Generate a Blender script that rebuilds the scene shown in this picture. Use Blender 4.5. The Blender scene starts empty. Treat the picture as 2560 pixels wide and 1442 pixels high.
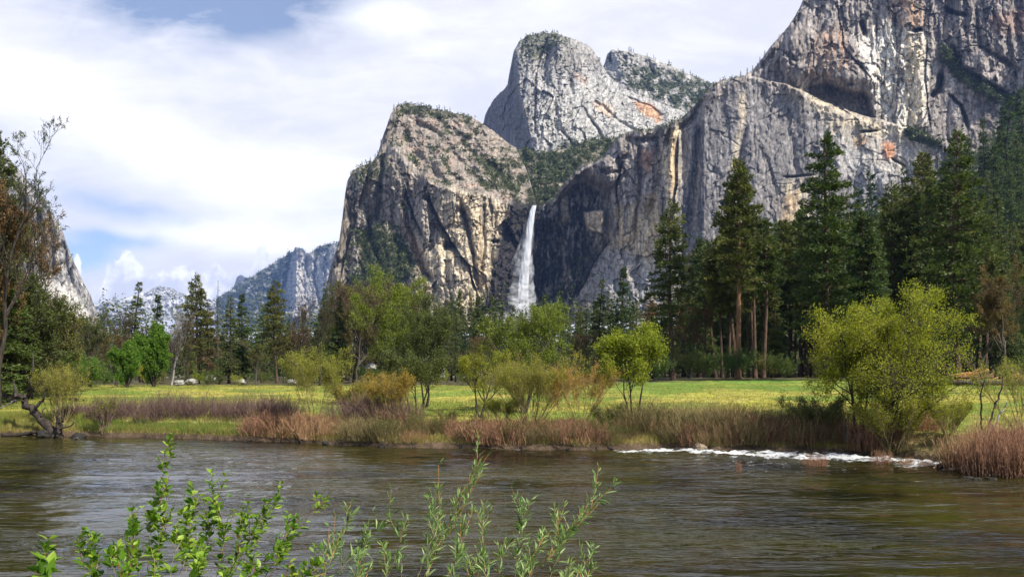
import bpy, math, random
import numpy as np
sc = bpy.context.scene
R = math.radians
# ---------------------------------------------------------------- camera
F, CX, HY, CZ = 1900.0, 1280.0, 935.0, 3.8      # focal length in photo pixels, optical axis column, horizon row, eye height
cam_d = bpy.data.cameras.new('camera'); cam = bpy.data.objects.new('camera', cam_d)
sc.collection.objects.link(cam); sc.camera = cam
cam.location = (0, 0, CZ); cam.rotation_euler = (R(90), 0, 0)
cam_d.sensor_width = 36; cam_d.lens = 36 * F / 2560
cam_d.shift_y = (HY - 721) / 2560
cam_d.clip_start = 0.05; cam_d.clip_end = 60000
# ---------------------------------------------------------------- exposure
sc.view_settings.view_transform = 'Standard'; sc.view_settings.look = 'None'
sc.view_settings.exposure = EXPO = 0.55; sc.view_settings.gamma = 1
sc.render.engine = 'CYCLES'
sc.cycles.max_bounces = 5; sc.cycles.diffuse_bounces = 2; sc.cycles.glossy_bounces = 3
sc.cycles.transmission_bounces = 4; sc.cycles.transparent_max_bounces = 24; sc.cycles.volume_bounces = 0
sc.cycles.caustics_reflective = False; sc.cycles.caustics_refractive = False
# ---------------------------------------------------------------- sun
SUN = np.array([0.60, -0.50, 0.78]); SUN = SUN / np.linalg.norm(SUN)
sl = bpy.data.lights.new('sun', 'SUN'); sl.energy = 5.0; sl.angle = R(0.5); sl.color = (1.0, 0.94, 0.83)
so = bpy.data.objects.new('sun', sl); sc.collection.objects.link(so)
from mathutils import Vector
so.rotation_euler = Vector(SUN.tolist()).to_track_quat('Z', 'Y').to_euler()
so.location = (0, 0, 400)

class NT:
    """node helper"""
    def __init__(s, tree):
        s.t = tree; s.L = tree.links
    def put(s, sock, v):
        if hasattr(v, 'is_output'): s.L.new(v, sock)
        elif isinstance(v, (tuple, list)) and len(v) == 3 and len(getattr(sock, 'default_value', (0, 0, 0))) == 4: sock.default_value = (*v, 1)
        else: sock.default_value = v
    def n(s, kind, ins=None, **kw):
        nd = s.t.nodes.new(kind)
        for k, v in kw.items(): setattr(nd, k, v)
        for k, v in (ins or {}).items(): s.put(nd.inputs[k], v)
        return nd
    def m(s, op, a, b=None, c=None, clamp=False):
        nd = s.t.nodes.new('ShaderNodeMath'); nd.operation = op; nd.use_clamp = clamp
        s.put(nd.inputs[0], a)
        if b is not None: s.put(nd.inputs[1], b)
        if c is not None: s.put(nd.inputs[2], c)
        return nd.outputs[0]
    def mix(s, f, a, b, mode='MIX'):
        nd = s.t.nodes.new('ShaderNodeMix'); nd.data_type = 'RGBA'; nd.blend_type = mode
        s.put(nd.inputs[0], f); s.put(nd.inputs[6], a); s.put(nd.inputs[7], b)
        return nd.outputs[2]
    def ramp(s, f, a, b, lo=0.0, hi=1.0):
        nd = s.t.nodes.new('ShaderNodeMapRange'); nd.interpolation_type = 'SMOOTHSTEP'
        for i, v in enumerate((f, a, b, lo, hi)): s.put(nd.inputs[i], v)
        return nd.outputs[0]
    def noise(s, vec, scale=1, detail=4, rough=.5, sx=(1, 1, 1), dist=0, out=0):
        mp = s.n('ShaderNodeMapping', {'Vector': vec, 'Scale': sx})
        nz = s.n('ShaderNodeTexNoise', {'Vector': mp.outputs[0], 'Scale': scale, 'Detail': detail, 'Roughness': rough, 'Distortion': dist})
        return nz.outputs[out]

# ---------------------------------------------------------------- sky with cloud decks
world = bpy.data.worlds.new('World'); sc.world = world; world.use_nodes = True
wt = world.node_tree; wt.nodes.clear(); w = NT(wt)
el = math.asin(SUN[2]); rot = math.atan2(SUN[0], SUN[1])
nish = w.n('ShaderNodeTexSky', sky_type='NISHITA', sun_disc=False, sun_elevation=el, sun_rotation=rot,
           altitude=1200, air_density=1.0, dust_density=0.6, ozone_density=2.2)
tc = w.n('ShaderNodeTexCoord').outputs['Generated']
sp = w.n('ShaderNodeSeparateXYZ', {0: tc}).outputs
ys = w.m('MAXIMUM', sp[1], 0.12)
u = w.m('DIVIDE', sp[0], ys); v = w.m('DIVIDE', sp[2], ys)      # tangent coordinates round the valley's axis (fixed in the sky)
uv = w.n('ShaderNodeCombineXYZ', {0: u, 1: v, 2: 0.0}).outputs[0]
wn = w.noise(uv, 3.0, 4, .55, out=1)
wsp = w.n('ShaderNodeSeparateXYZ', {0: wn}).outputs
uw = w.m('ADD', u, w.m('MULTIPLY', w.m('SUBTRACT', wsp[0], .5), 0.16))
vw = w.m('ADD', v, w.m('MULTIPLY', w.m('SUBTRACT', wsp[1], .5), 0.10))
def gau(cx, cy, rx, ry, tilt=0.0):
    cu, cv = (cx - CX) / F, (HY - cy) / F
    a = w.m('SUBTRACT', uw, cu); b = w.m('SUBTRACT', vw, cv)
    c, s_ = math.cos(R(tilt)), math.sin(R(tilt))
    p = w.m('DIVIDE', w.m('ADD', w.m('MULTIPLY', a, c), w.m('MULTIPLY', b, s_)), rx / F)
    q = w.m('DIVIDE', w.m('SUBTRACT', w.m('MULTIPLY', b, c), w.m('MULTIPLY', a, s_)), ry / F)
    d = w.m('ADD', w.m('MULTIPLY', p, p), w.m('MULTIPLY', q, q))
    return w.m('EXPONENT', w.m('MULTIPLY', d, -1.0))
def wsum(*xs):
    t = xs[0]
    for x in xs[1:]: t = w.m('ADD', t, x)
    return t
sc_ = lambda k, x: w.m('MULTIPLY', x, k)
streak = w.noise(uv, 5.0, 6, .6, (1.0, 3.2, 1), .6)
fine = w.noise(uv, 13.0, 6, .6, (1.0, 2.2, 1), .4)
holes = wsum(sc_(1.5, gau(395, -10, 230, 110, -10)), sc_(1.35, gau(640, 10, 230, 100, 4)), sc_(.75, gau(320, 505, 150, 30, -9)), sc_(1.1, gau(290, 590, 110, 20, -4)), sc_(1.6, gau(235, 636, 90, 38, 0)))
cover = w.m('SUBTRACT', 1.0, w.m('MULTIPLY', holes, w.ramp(wsum(sc_(.6, streak), sc_(.4, fine)), .34, .66, 1.1, .42), clamp=True), clamp=True)
# far overhead and behind the viewer the deck breaks up
brk = w.noise(tc, 2.2, 5, .55)
opens = w.m('MAXIMUM', w.ramp(v, .62, 1.1), w.ramp(sp[1], .35, .0))
cover = w.m('MULTIPLY', cover, w.m('SUBTRACT', 1.0, w.m('MULTIPLY', opens, w.ramp(brk, .42, .6, 1.0, .7))))
bright = wsum(sc_(.9, gau(330, 330, 380, 75, -22)), sc_(1.1, gau(930, 40, 110, 40)), sc_(.8, gau(770, 450, 200, 60)), sc_(.8, gau(700, 590, 260, 34)), sc_(.6, gau(480, 560, 200, 30)), sc_(.5, gau(30, 190, 160, 80)))
bright = w.m('ADD', bright, sc_(1.7, w.m('SUBTRACT', wsum(sc_(.65, streak), sc_(.35, fine)), .40)), clamp=True)
ccol = w.mix(bright, (0.70, 0.705, 0.77), (1.08, 1.07, 1.05))
# two heaps of cumulus low over the valley's end
def heap(lo, hi, pts_c, h, seed_s):
    prof = None
    for (cx, wx, top) in pts_c:
        a = w.m('DIVIDE', w.m('SUBTRACT', u, (cx - CX) / F), wx / F)
        g = w.m('MULTIPLY', w.m('EXPONENT', w.m('MULTIPLY', w.m('MULTIPLY', a, a), -1.0)), (HY - top) / F)
        prof = g if prof is None else w.m('MAXIMUM', prof, g)
    nz = w.noise(uv, seed_s, 5, .6)
    e = w.m('SUBTRACT', w.m('ADD', prof, sc_(h, w.m('SUBTRACT', nz, .5))), v)
    return w.ramp(e, -0.002, 0.010)
h1 = heap(0, 0, [(192, 34, 634), (310, 105, 622), (430, 130, 652), (540, 90, 672)], .085, 26.0)
h2 = heap(0, 0, [(655, 60, 604), (590, 120, 670)], .07, 30.0)
cum = w.noise(uv, 22, 6, .62)
cumc = w.mix(w.ramp(w.m('ADD', cum, w.m('MULTIPLY', w.m('SUBTRACT', v, .13), 2.6)), .36, .62), (0.58, 0.60, 0.72), (.95, .95, .96))
skyc = w.mix(1.0, nish.outputs[0], (0.095, 0.095, 0.1), 'MULTIPLY')
skyc = w.mix(.16, skyc, (.80, .85, .95))      # thin high veil
skyc = w.mix(cover, skyc, w.mix(1.0, ccol, (0.91, 0.905, 0.91), 'MULTIPLY'))
skyc = w.mix(w.m('MULTIPLY', h1, .92), skyc, cumc)
skyc = w.mix(w.m('MULTIPLY', h2, .75), skyc, w.mix(1.0, cumc, (.86, .87, .92), 'MULTIPLY'))
bg = w.n('ShaderNodeBackground', {'Color': skyc, 'Strength': 1.0})
w.L.new(bg.outputs[0], w.n('ShaderNodeOutputWorld').inputs[0])
world.cycles.sampling_method = 'MANUAL'; world.cycles.sample_map_resolution = 1024

# ---------------------------------------------------------------- bookkeeping
C = sc.collection
def tag(o, label=None, cat=None, group=None, kind=None):
    if label: o['label'] = label
    if cat: o['category'] = cat
    if group: o['group'] = group
    if kind: o['kind'] = kind
    return o
def empty(name, loc, rz=0, s=1.0):
    o = bpy.data.objects.new(name, None); C.objects.link(o)
    o.location = loc; o.rotation_euler = (0, 0, rz); o.scale = (s, s, s); o.empty_display_size = .5
    return o
def mesh_obj(name, V, faces, mat, parent=None, attrs=None, smooth=False, mats=None, midx=None, link=True):
    """V (n,3); faces: list of int arrays (m,k)"""
    me = bpy.data.meshes.new(name)
    V = np.ascontiguousarray(V, np.float32)
    me.vertices.add(len(V)); me.vertices.foreach_set('co', V.ravel())
    faces = [np.asarray(f, np.int32) for f in faces if len(f)]
    loops = np.concatenate([f.ravel() for f in faces])
    tot = np.concatenate([np.full(len(f), f.shape[1], np.int32) for f in faces])
    start = np.concatenate([[0], np.cumsum(tot)[:-1]]).astype(np.int32)
    me.loops.add(len(loops)); me.loops.foreach_set('vertex_index', loops)
    me.polygons.add(len(tot)); me.polygons.foreach_set('loop_start', start)
    if smooth: me.polygons.foreach_set('use_smooth', np.ones(len(tot), bool))
    for m_ in (mats or [mat]): me.materials.append(m_)
    if midx is not None: me.polygons.foreach_set('material_index', midx.astype(np.int32))
    for k, a in (attrs or {}).items():
        a = np.asarray(a, np.float32)
        if a.ndim == 2:
            at = me.attributes.new(k, 'FLOAT_COLOR', 'POINT'); at.data.foreach_set('color', np.concatenate([a, np.ones((len(a), 1), np.float32)], 1).ravel())
        else:
            at = me.attributes.new(k, 'FLOAT', 'POINT'); at.data.foreach_set('value', a)
    me.update(calc_edges=True)
    o = bpy.data.objects.new(name, me)
    if link: C.objects.link(o)
    if parent: o.parent = parent
    return o

# ---------------------------------------------------------------- numpy noise
def _h(ix, iy, s):
    with np.errstate(over='ignore'):
        n = (ix.astype(np.int64).astype(np.uint32) * np.uint32(374761393) + iy.astype(np.int64).astype(np.uint32) * np.uint32(668265263) + np.uint32(s * 2654435761 % 4294967296))
        n = (n ^ (n >> np.uint32(13))) * np.uint32(1274126177)
        n = n ^ (n >> np.uint32(16))
    return n
def h01(ix, iy, s): return _h(ix, iy, s).astype(np.float32) / np.float32(4294967296)
def perlin(x, y, s=0):
    xi = np.floor(x); yi = np.floor(y); fx = (x - xi).astype(np.float32); fy = (y - yi).astype(np.float32)
    u_ = fx * fx * fx * (fx * (fx * 6 - 15) + 10); v_ = fy * fy * fy * (fy * (fy * 6 - 15) + 10)
    def g(dx, dy):
        a = h01(xi + dx, yi + dy, s) * (2 * math.pi)
        return np.cos(a) * (fx - dx) + np.sin(a) * (fy - dy)
    a = g(0, 0) * (1 - u_) + g(1, 0) * u_; b = g(0, 1) * (1 - u_) + g(1, 1) * u_
    return (a * (1 - v_) + b * v_) * 1.5
def fbm(x, y, s=0, o=4, r=.5):
    t = 0; a = 1.; k = 0
    for i in range(o):
        t = t + a * perlin(x * 2 ** i, y * 2 ** i, s + i * 17); k += a; a *= r
    return t / k
def ridged(x, y, s=0, o=3):
    t = 0; a = 1.; k = 0
    for i in range(o):
        t = t + a * (1 - np.abs(perlin(x * 2 ** i, y * 2 ** i, s + i * 31)) * 1.6); k += a; a *= .5
    return t / k
def voro(x, y, s=0):
    """cell noise: returns F1, F2, random of the cell, offset from the cell's centre"""
    xi = np.floor(x); yi = np.floor(y)
    f1 = np.full(x.shape, 9., np.float32); f2 = f1.copy(); cid = np.zeros(x.shape, np.float32); cid2 = cid.copy(); ox = cid.copy(); oy = cid.copy()
    for dx in (-1, 0, 1):
        for dy in (-1, 0, 1):
            cx, cy = xi + dx, yi + dy
            px = cx + h01(cx, cy, s) - x; py = cy + h01(cx, cy, s + 5) - y
            d = (px * px + py * py).astype(np.float32)
            m = d < f1
            f2 = np.where(m, f1, np.minimum(f2, d)); f1 = np.where(m, d, f1)
            cid = np.where(m, h01(cx, cy, s + 9), cid); cid2 = np.where(m, h01(cx, cy, s + 11), cid2)
            ox = np.where(m, -px, ox); oy = np.where(m, -py, oy)
    return np.sqrt(f1), np.sqrt(f2), cid, cid2, ox, oy
def ss(a, b, x):
    t = np.clip((x - a) / (b - a), 0, 1); return t * t * (3 - 2 * t)
def interp(x, pts):
    p = np.array(pts, float); return np.interp(x, p[:, 0], p[:, 1])
def inpoly(x, y, pts):
    c = np.zeros(x.shape, bool); n = len(pts)
    for i in range(n):
        x1, y1 = pts[i]; x2, y2 = pts[(i + 1) % n]
        if y1 == y2: continue
        c ^= ((y1 > y) != (y2 > y)) & (x < (x2 - x1) * (y - y1) / (y2 - y1) + x1)
    return c
def blur(a, r):
    r = int(r)
    if r < 1: return a
    for ax in (0, 1):
        for _ in range(2):
            p = np.concatenate([np.repeat(np.take(a, [0], ax), r + 1, ax), a, np.repeat(np.take(a, [-1], ax), r, ax)], ax)
            cs = np.cumsum(p, ax, dtype=np.float64); n = a.shape[ax]
            a = ((np.take(cs, np.arange(2 * r + 1, 2 * r + 1 + n), ax) - np.take(cs, np.arange(0, n), ax)) / (2 * r + 1)).astype(np.float32)
    return a
def dline(x, y, pts):
    """distance to a polyline and the side (+ right of its direction) and position along it 0..1"""
    best = np.full(x.shape, 1e9, np.float32); side = np.zeros(x.shape, np.float32); al = side.copy(); n = len(pts) - 1
    for i in range(n):
        (x1, y1), (x2, y2) = pts[i], pts[i + 1]; dx, dy = x2 - x1, y2 - y1; L2 = dx * dx + dy * dy
        t = np.clip(((x - x1) * dx + (y - y1) * dy) / L2, 0, 1); ex, ey = x - x1 - t * dx, y - y1 - t * dy
        d = np.sqrt(ex * ex + ey * ey).astype(np.float32); m = d < best
        best = np.where(m, d, best); side = np.where(m, np.sign(dx * ey - dy * ex) * -1, side); al = np.where(m, (i + t) / n, al)
    return best, side, al
# ---------------------------------------------------------------- rock walls
def rock_mat(name, tint=(1, 1, 1), sc_m=1.0, bump=.7):
    m = bpy.data.materials.new(name); m.use_nodes = True; t = m.node_tree; t.nodes.clear(); n = NT(t)
    col = n.n('ShaderNodeAttribute', attribute_name='rc').outputs['Color']
    pos = n.n('ShaderNodeTexCoord').outputs['Object']
    a = n.noise(pos, .22 / sc_m, 5, .65, (1, 1, .35))
    b = n.noise(pos, .035 / sc_m, 4, .6, (1, 1, .22))
    k = n.m('MULTIPLY', n.ramp(a, .3, .72, .62, 1.35), n.ramp(b, .3, .7, .85, 1.15))
    kc = n.n('ShaderNodeCombineXYZ', {0: k, 1: k, 2: k}).outputs[0]
    c = n.mix(1.0, n.mix(1.0, col, kc, 'MULTIPLY'), tint, 'MULTIPLY')
    bp = n.n('ShaderNodeBump', {'Strength': bump, 'Distance': 2.5 * sc_m, 'Height': n.noise(pos, .35 / sc_m, 5, .7, (1, 1, .6))})
    bs = n.n('ShaderNodeBsdfPrincipled', {'Base Color': c, 'Roughness': .85, 'Specular IOR Level': .25, 'Normal': bp.outputs[0]})
    t.links.new(bs.outputs[0], n.n('ShaderNodeOutputMaterial').inputs[0])
    return m
SCRUB = []     # (points, sizes, kind)
SURF = {}      # name -> (px grid, py grid, D grid) so that trees can be stood on the rock
class Grid: pass
def massif(name, px0, px1, step, nv, sky, base, D0, Dm, design, mat, rough=3.0, label=None, back=160, seed=1):
    px1d = np.arange(px0, px1 + .1, step); nu = len(px1d)
    top = interp(px1d, sky) + rough * (fbm(px1d / 26., px1d * 0 + seed, seed, 4, .6) * 2.2 + np.abs(fbm(px1d / 7., px1d * 0 + seed, seed + 3, 2)) * -1.0)
    bot = interp(px1d, base)
    t = np.linspace(0, 1, nv)[:, None] ** 0.95
    py = (bot[None] + (top - bot)[None] * t).astype(np.float32); px = np.broadcast_to(px1d[None], py.shape).astype(np.float32)
    g = Grid(); g.px, g.py, g.step = px, py, step
    g.x = (px - CX) / F * Dm; g.z = (HY - py) / F * Dm; g.s = seed; g.cs = max(1.0, Dm / 2300. * 1.4); g.top = top[None]; g.dtop = py - top[None]
    wx = px + fbm(g.x / 60, g.z / 60, seed + 70, 4) * 16; wy = py + fbm(g.x / 60, g.z / 60, seed + 90, 4) * 16
    g.P = lambda pts, r=2: blur(inpoly(wx, wy, pts).astype(np.float32), r)
    g.wx, g.wy = wx, wy
    g.slope = np.zeros_like(py); g.D = np.zeros_like(py)
    design(g)       # sets g.slope (run per rise), g.D (relief, metres), g.col (albedo)
    dz = np.diff(g.z, axis=0, prepend=g.z[:1])
    D = interp(px1d, D0)[None] + np.cumsum(g.slope * dz, 0) + g.D
    D = D + 22 * np.exp(-g.dtop / 6.0)
    X = (px - CX) / F * D; Z = CZ + (HY - py) / F * D
    nb = 6; Xb, Yb_, Zb = [X], [D], [Z]; cols = [g.col]
    for k in range(1, nb + 1):      # the back of the rock, falling away behind the crest
        q = k / nb
        kq = 1 + back * q / D[-1:]; Xb.append(X[-1:] * kq); Yb_.append(D[-1:] * kq); Zb.append(Z[-1:] * kq * (1 - .05 * q - .3 * q * q) - 3 * q); cols.append(g.col[-1:])
    X_, Y_, Z_ = [np.concatenate(q, 0) for q in (Xb, Yb_, Zb)]; col = np.concatenate(cols, 0)
    nr = X_.shape[0]; V = np.stack([X_.ravel(), Y_.ravel(), Z_.ravel()], 1)
    i = np.arange(nr * nu).reshape(nr, nu)
    q = np.stack([i[:-1, :-1], i[:-1, 1:], i[1:, 1:], i[1:, :-1]], -1).reshape(-1, 4)
    o = mesh_obj(name, V, [q], mat, attrs={'rc': np.clip(col.reshape(-1, 3), 0.004, .8)})
    tag(o, label, None, None, 'structure')
    SURF[name] = (px1d, py, D, top)
    if getattr(g, 'veg', None) is not None:
        rng = np.random.default_rng(seed + 5)
        vm = g.veg; n_want = g.nveg
        cell = (D / F) ** 2
        p = (vm * np.maximum(bot - top, 20)[None] * np.ones_like(vm)).ravel().astype(float); p /= p.sum()
        idx = rng.choice(p.size, n_want, p=p)
        pts = np.stack([X.ravel()[idx], D.ravel()[idx], Z.ravel()[idx]], 1) + rng.normal(0, 1.2, (n_want, 3))
        SCRUB.append((pts, rng.lognormal(0, .42, n_want) * g.vsize, name))
    return o
def cliff_relief(g, amp=1.0, lean=0.0, s0=1.0, big=1.0, warp=15.):
    """joints, flutes and slabs: metres in depth"""
    x, z, s = g.x / s0, g.z / s0, g.s
    xx = x + fbm(x / 90, z / 90, s + 200, 3) * warp + lean * z; zz = z + fbm(x / 90, z / 90, s + 230, 3) * 28
    r = -ridged(xx / 105, zz / 420, s, 2) * 30 * big
    r = r - ridged(xx / 34, zz / 190, s + 1, 3) * 12 * (.4 + .6 * big)
    pj = perlin(xx / 17, zz / 240, s + 6); r = r + 4.5 * np.exp(-(pj / .05) ** 2) * ss(-.2, .3, fbm(x / 50, z / 70, s + 8, 2))
    pj = perlin(xx / 60 + zz / 90, zz / 30 - xx / 80, s + 7); r = r + 5 * np.exp(-(pj / .04) ** 2) * ss(0, .3, fbm(x / 60, z / 50, s + 9, 2))
    f1, f2, c1, c2, ox, oy = voro(xx / 42, zz / 105, s + 2)
    r = r + ((c1 - .5) * 17 + (c2 - .5) * 26 * ox + (c1 - .5) * 20 * oy) * (.35 + .65 * big)
    f1, f2, c1, c2, ox, oy = voro(xx / 15 + fbm(x / 20, z / 20, s + 77, 2), zz / 33, s + 3)
    r = r + ((c1 - .5) * 8 + (c2 - .5) * 11 * ox + (c1 - .5) * 9 * oy)
    g.crack = ss(.10, .0, f2 - f1)
    f1, f2, c1, c2, ox, oy = voro(xx / 6.5 + fbm(x / 9, z / 9, s + 78, 2) * .6, zz / 12, s + 4)
    r = r + ((c1 - .5) * 3.4 + (c2 - .5) * 5.5 * ox + (c1 - .5) * 4 * oy)
    r = r + fbm(x / 9, z / 9, s + 5, 3, .6) * 3.0
    return r * amp * s0
def slope_relief(g, amp=1.0):
    x, z, s = g.x, g.z, g.s
    return (fbm(x / 60, z / 60, s + 40, 5, .62) * 30 + fbm(x / 12, z / 9, s + 41, 3) * 9 - ridged((x + z * .8) / 30, (z - x) / 90, s + 42, 3) * 10) * amp
def strokes(g, items):
    """(points, half width px, depth m, kind)  groove: cut in; rib: stands out; step: left (-) side behind"""
    for pts, wd, dm, kd in items:
        d, sd, al = dline(g.wx * .5 + g.px * .5, g.wy * .5 + g.py * .5, pts)
        fade = ss(0, .12, al) * ss(1.0, .85, al) * .8 + .2
        if kd == 'g': g.D = g.D + dm * np.exp(-(d / wd) ** 2) * fade
        elif kd == 'n': g.D = g.D + dm * np.clip(1 - d / wd, 0, 1) * fade
        elif kd == 's': g.D = g.D + dm * np.where(sd < 0, np.exp(-(d / wd)), 0) * fade
def lerp(a, b, m): return a + (b - a) * m[..., None]
def streaks(g, fx=9., fz=120., s=0): return np.clip(fbm(g.x / g.cs / fx + fbm(g.x / g.cs / 50, g.z / g.cs / 50, g.s + s + 300, 2), g.z / g.cs / fz, g.s + s + 310, 4, .6) + .5, 0, 1)
V3 = lambda *c: np.array(c, np.float32)
GREY = V3(.272, .250, .232); DARK = V3(.075, .072, .078); CREAM = V3(.62, .52, .37); PALE = V3(.54, .51, .475); RUST = V3(.42, .235, .13); BLUE = V3(.17, .175, .195); VEG = V3(.07, .08, .035)
def base_col(g, c0=GREY, dk=.55, seed=0):
    st = streaks(g, 8, 140, seed); bl = np.clip(fbm(g.x / g.cs / 38, g.z / g.cs / 60, g.s + seed + 400, 5, .6) + .5, 0, 1)
    c = np.broadcast_to(c0, g.px.shape + (3,)).astype(np.float32) * (.70 + .55 * bl[..., None])
    c = lerp(c, DARK * 1.3, ss(.52, .75, st) * dk)
    c = lerp(c, PALE, ss(.42, .2, st) * .38)
    return c
def finish(g, n_=.46):
    k = 1 + n_ * np.clip(fbm(g.x / g.cs / 5, g.z / g.cs / 7, g.s + 500, 3, .7) * 2, -1, 1)
    g.col = g.col * k[..., None] * (1 - .42 * getattr(g, 'crack', 0 * g.px))[..., None]

# lower cathedral rock, left of the fall
def design_a(g):
    P = g.P
    top = P([(985, 200), (1346, 330), (1360, 515), (1300, 510), (1250, 498), (1205, 480), (1150, 478), (1090, 462), (1040, 430), (1010, 390), (975, 345)], 3)
    ledge = np.maximum(P([(870, 610), (1000, 560), (1060, 690), (1100, 760), (900, 830), (840, 700)], 6) * .55, P([(870, 400), (960, 400), (960, 440), (880, 470)], 3) * .6)
    g.slope = .10 + top * 1.15 + ledge * .8
    rel = cliff_relief(g, 1.4); g.D = rel * (1 - top) + slope_relief(g) * top
    strokes(g, [([(1069, 470), (1100, 546), (1128, 605), (1175, 665), (1195, 740)], 9, 55, 's'), ([(1148, 500), (1171, 586), (1187, 665), (1200, 740)], 6, 38, 'g'),
                ([(1013, 470), (1037, 538), (1060, 600)], 8, 48, 's'), ([(1005, 500), (1018, 560), (1045, 640), (1090, 720)], 7, 30, 'g'),
                ([(962, 400), (948, 480), (944, 560)], 7, 34, 'g'), ([(985, 300), (965, 380), (950, 420)], 9, 24, 'g'), ([(905, 480), (880, 600), (850, 700)], 8, 26, 's'),
                ([(925, 500), (930, 600), (960, 690)], 7, 28, 'g'), ([(1110, 615), (1140, 618)], 13, 60, 'n'), ([(1225, 600), (1248, 604)], 6, 35, 'n'), ([(1060, 490), (1075, 500)], 12, 26, 'n'),
                ([(1240, 520), (1228, 620), (1225, 740)], 7, 26, 'g'), ([(1205, 500), (1212, 600), (1200, 700)], 5, 18, 'g'),
                ([(1020, 290), (1100, 340), (1180, 430), (1250, 490)], 12, 22, 'g'), ([(1100, 300), (1200, 400), (1300, 470)], 14, 24, 'g'), ([(1000, 300), (1030, 380), (1110, 450)], 11, 22, 'g')])
    c = base_col(g, GREY * V3(1.08, 1.0, .88), .7)
    c = lerp(c, V3(.27, .228, .185), P([(985, 200), (1346, 330), (1360, 515), (1300, 510), (1205, 480), (1090, 462), (1010, 390)], 4) * .75)
    c = lerp(c, V3(.36, .26, .205), ss(.08, .35, fbm(g.x / 28, g.z / 18, 71, 4)) * top * .7)
    cr = P([(1120, 470), (1180, 485), (1240, 500), (1285, 520), (1270, 560), (1235, 620), (1225, 760), (1090, 770), (1010, 620), (1025, 560), (1070, 640), (1110, 600), (1095, 520)], 4)
    c = lerp(c, CREAM, cr * (.35 + .55 * ss(.35, .65, streaks(g, 7, 90, 9))))
    c = lerp(c, V3(.55, .33, .2), P([(1000, 540), (1022, 570), (1060, 640), (1080, 690), (1030, 650), (1010, 590)], 3) * .6)
    c = lerp(c, V3(.6, .42, .2), P([(1180, 520), (1215, 530), (1215, 740), (1190, 740)], 3) * .35 * ss(.4, .6, streaks(g, 6, 100, 19)))
    g.veg = np.clip(P([(1185, 400), (1260, 400), (1346, 385), (1365, 515), (1300, 505), (1250, 470), (1200, 455)], 5) * ss(-.15, .15, fbm(g.x / 30, g.z / 24, 33, 4)) * 1.2 + ss(.08, .26, fbm(g.x / 20, g.z / 15, 31, 5, .65)) * top * .8 + P([(890, 590), (960, 560), (1000, 600), (1040, 660), (1030, 690), (920, 760), (850, 760), (870, 700), (910, 650)], 5) * .9 + ledge * .3
                + P([(905, 400), (985, 400), (965, 440), (885, 440)], 3) * .35 + P([(990, 255), (1180, 285), (1180, 300), (1000, 285)], 2) * .6 + ss(.2, .4, fbm(g.x / 26, g.z / 26, 35, 4)) * .18, 0, 1)
    c = lerp(c, VEG, np.clip(g.veg * 1.2 - .25, 0, .8))
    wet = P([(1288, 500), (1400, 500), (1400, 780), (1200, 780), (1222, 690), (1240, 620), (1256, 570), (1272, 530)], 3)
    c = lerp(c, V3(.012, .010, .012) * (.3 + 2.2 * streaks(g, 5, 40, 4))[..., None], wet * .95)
    g.col = c; g.nveg = 5200; g.vsize = 2.6; finish(g)
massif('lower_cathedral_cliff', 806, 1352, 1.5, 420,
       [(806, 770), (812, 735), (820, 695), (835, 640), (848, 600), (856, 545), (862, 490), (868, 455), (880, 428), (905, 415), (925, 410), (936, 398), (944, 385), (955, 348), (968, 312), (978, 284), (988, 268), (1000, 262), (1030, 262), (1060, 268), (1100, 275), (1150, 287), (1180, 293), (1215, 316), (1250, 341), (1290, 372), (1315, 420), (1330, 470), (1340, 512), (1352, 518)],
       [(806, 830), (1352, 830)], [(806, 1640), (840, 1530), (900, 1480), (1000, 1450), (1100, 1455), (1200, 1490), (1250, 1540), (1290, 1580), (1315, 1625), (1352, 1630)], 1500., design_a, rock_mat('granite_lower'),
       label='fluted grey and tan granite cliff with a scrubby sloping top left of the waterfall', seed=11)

# the hanging valley behind the lip of the fall
def design_v(g):
    g.slope = .9 + 0 * g.px; g.D = slope_relief(g, 1.0)
    c = np.broadcast_to(V3(.30, .26, .2), g.px.shape + (3,)).astype(np.float32).copy()
    g.veg = np.clip(ss(-.45, .0, fbm(g.x / 30, g.z / 22, 61, 4)) * g.P([(1150, 380), (1330, 360), (1480, 330), (1640, 360), (1560, 520), (1250, 540)], 4), .03, 1)
    g.col = lerp(c, VEG, g.veg * .85); g.nveg = 6500; g.vsize = 3.0; finish(g)
massif('hanging_valley', 1180, 1640, 2.0, 150, [(1180, 420), (1250, 380), (1320, 372), (1345, 386), (1380, 378), (1420, 372), (1480, 350), (1530, 348), (1640, 330)],
       [(1180, 530), (1290, 520), (1345, 519), (1640, 560)], [(1180, 1740), (1340, 1715), (1640, 1760)], 1750., design_v, rock_mat('valley_rock'),
       label='steep scrub covered hanging valley above the lip of the waterfall', seed=21)

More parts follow.
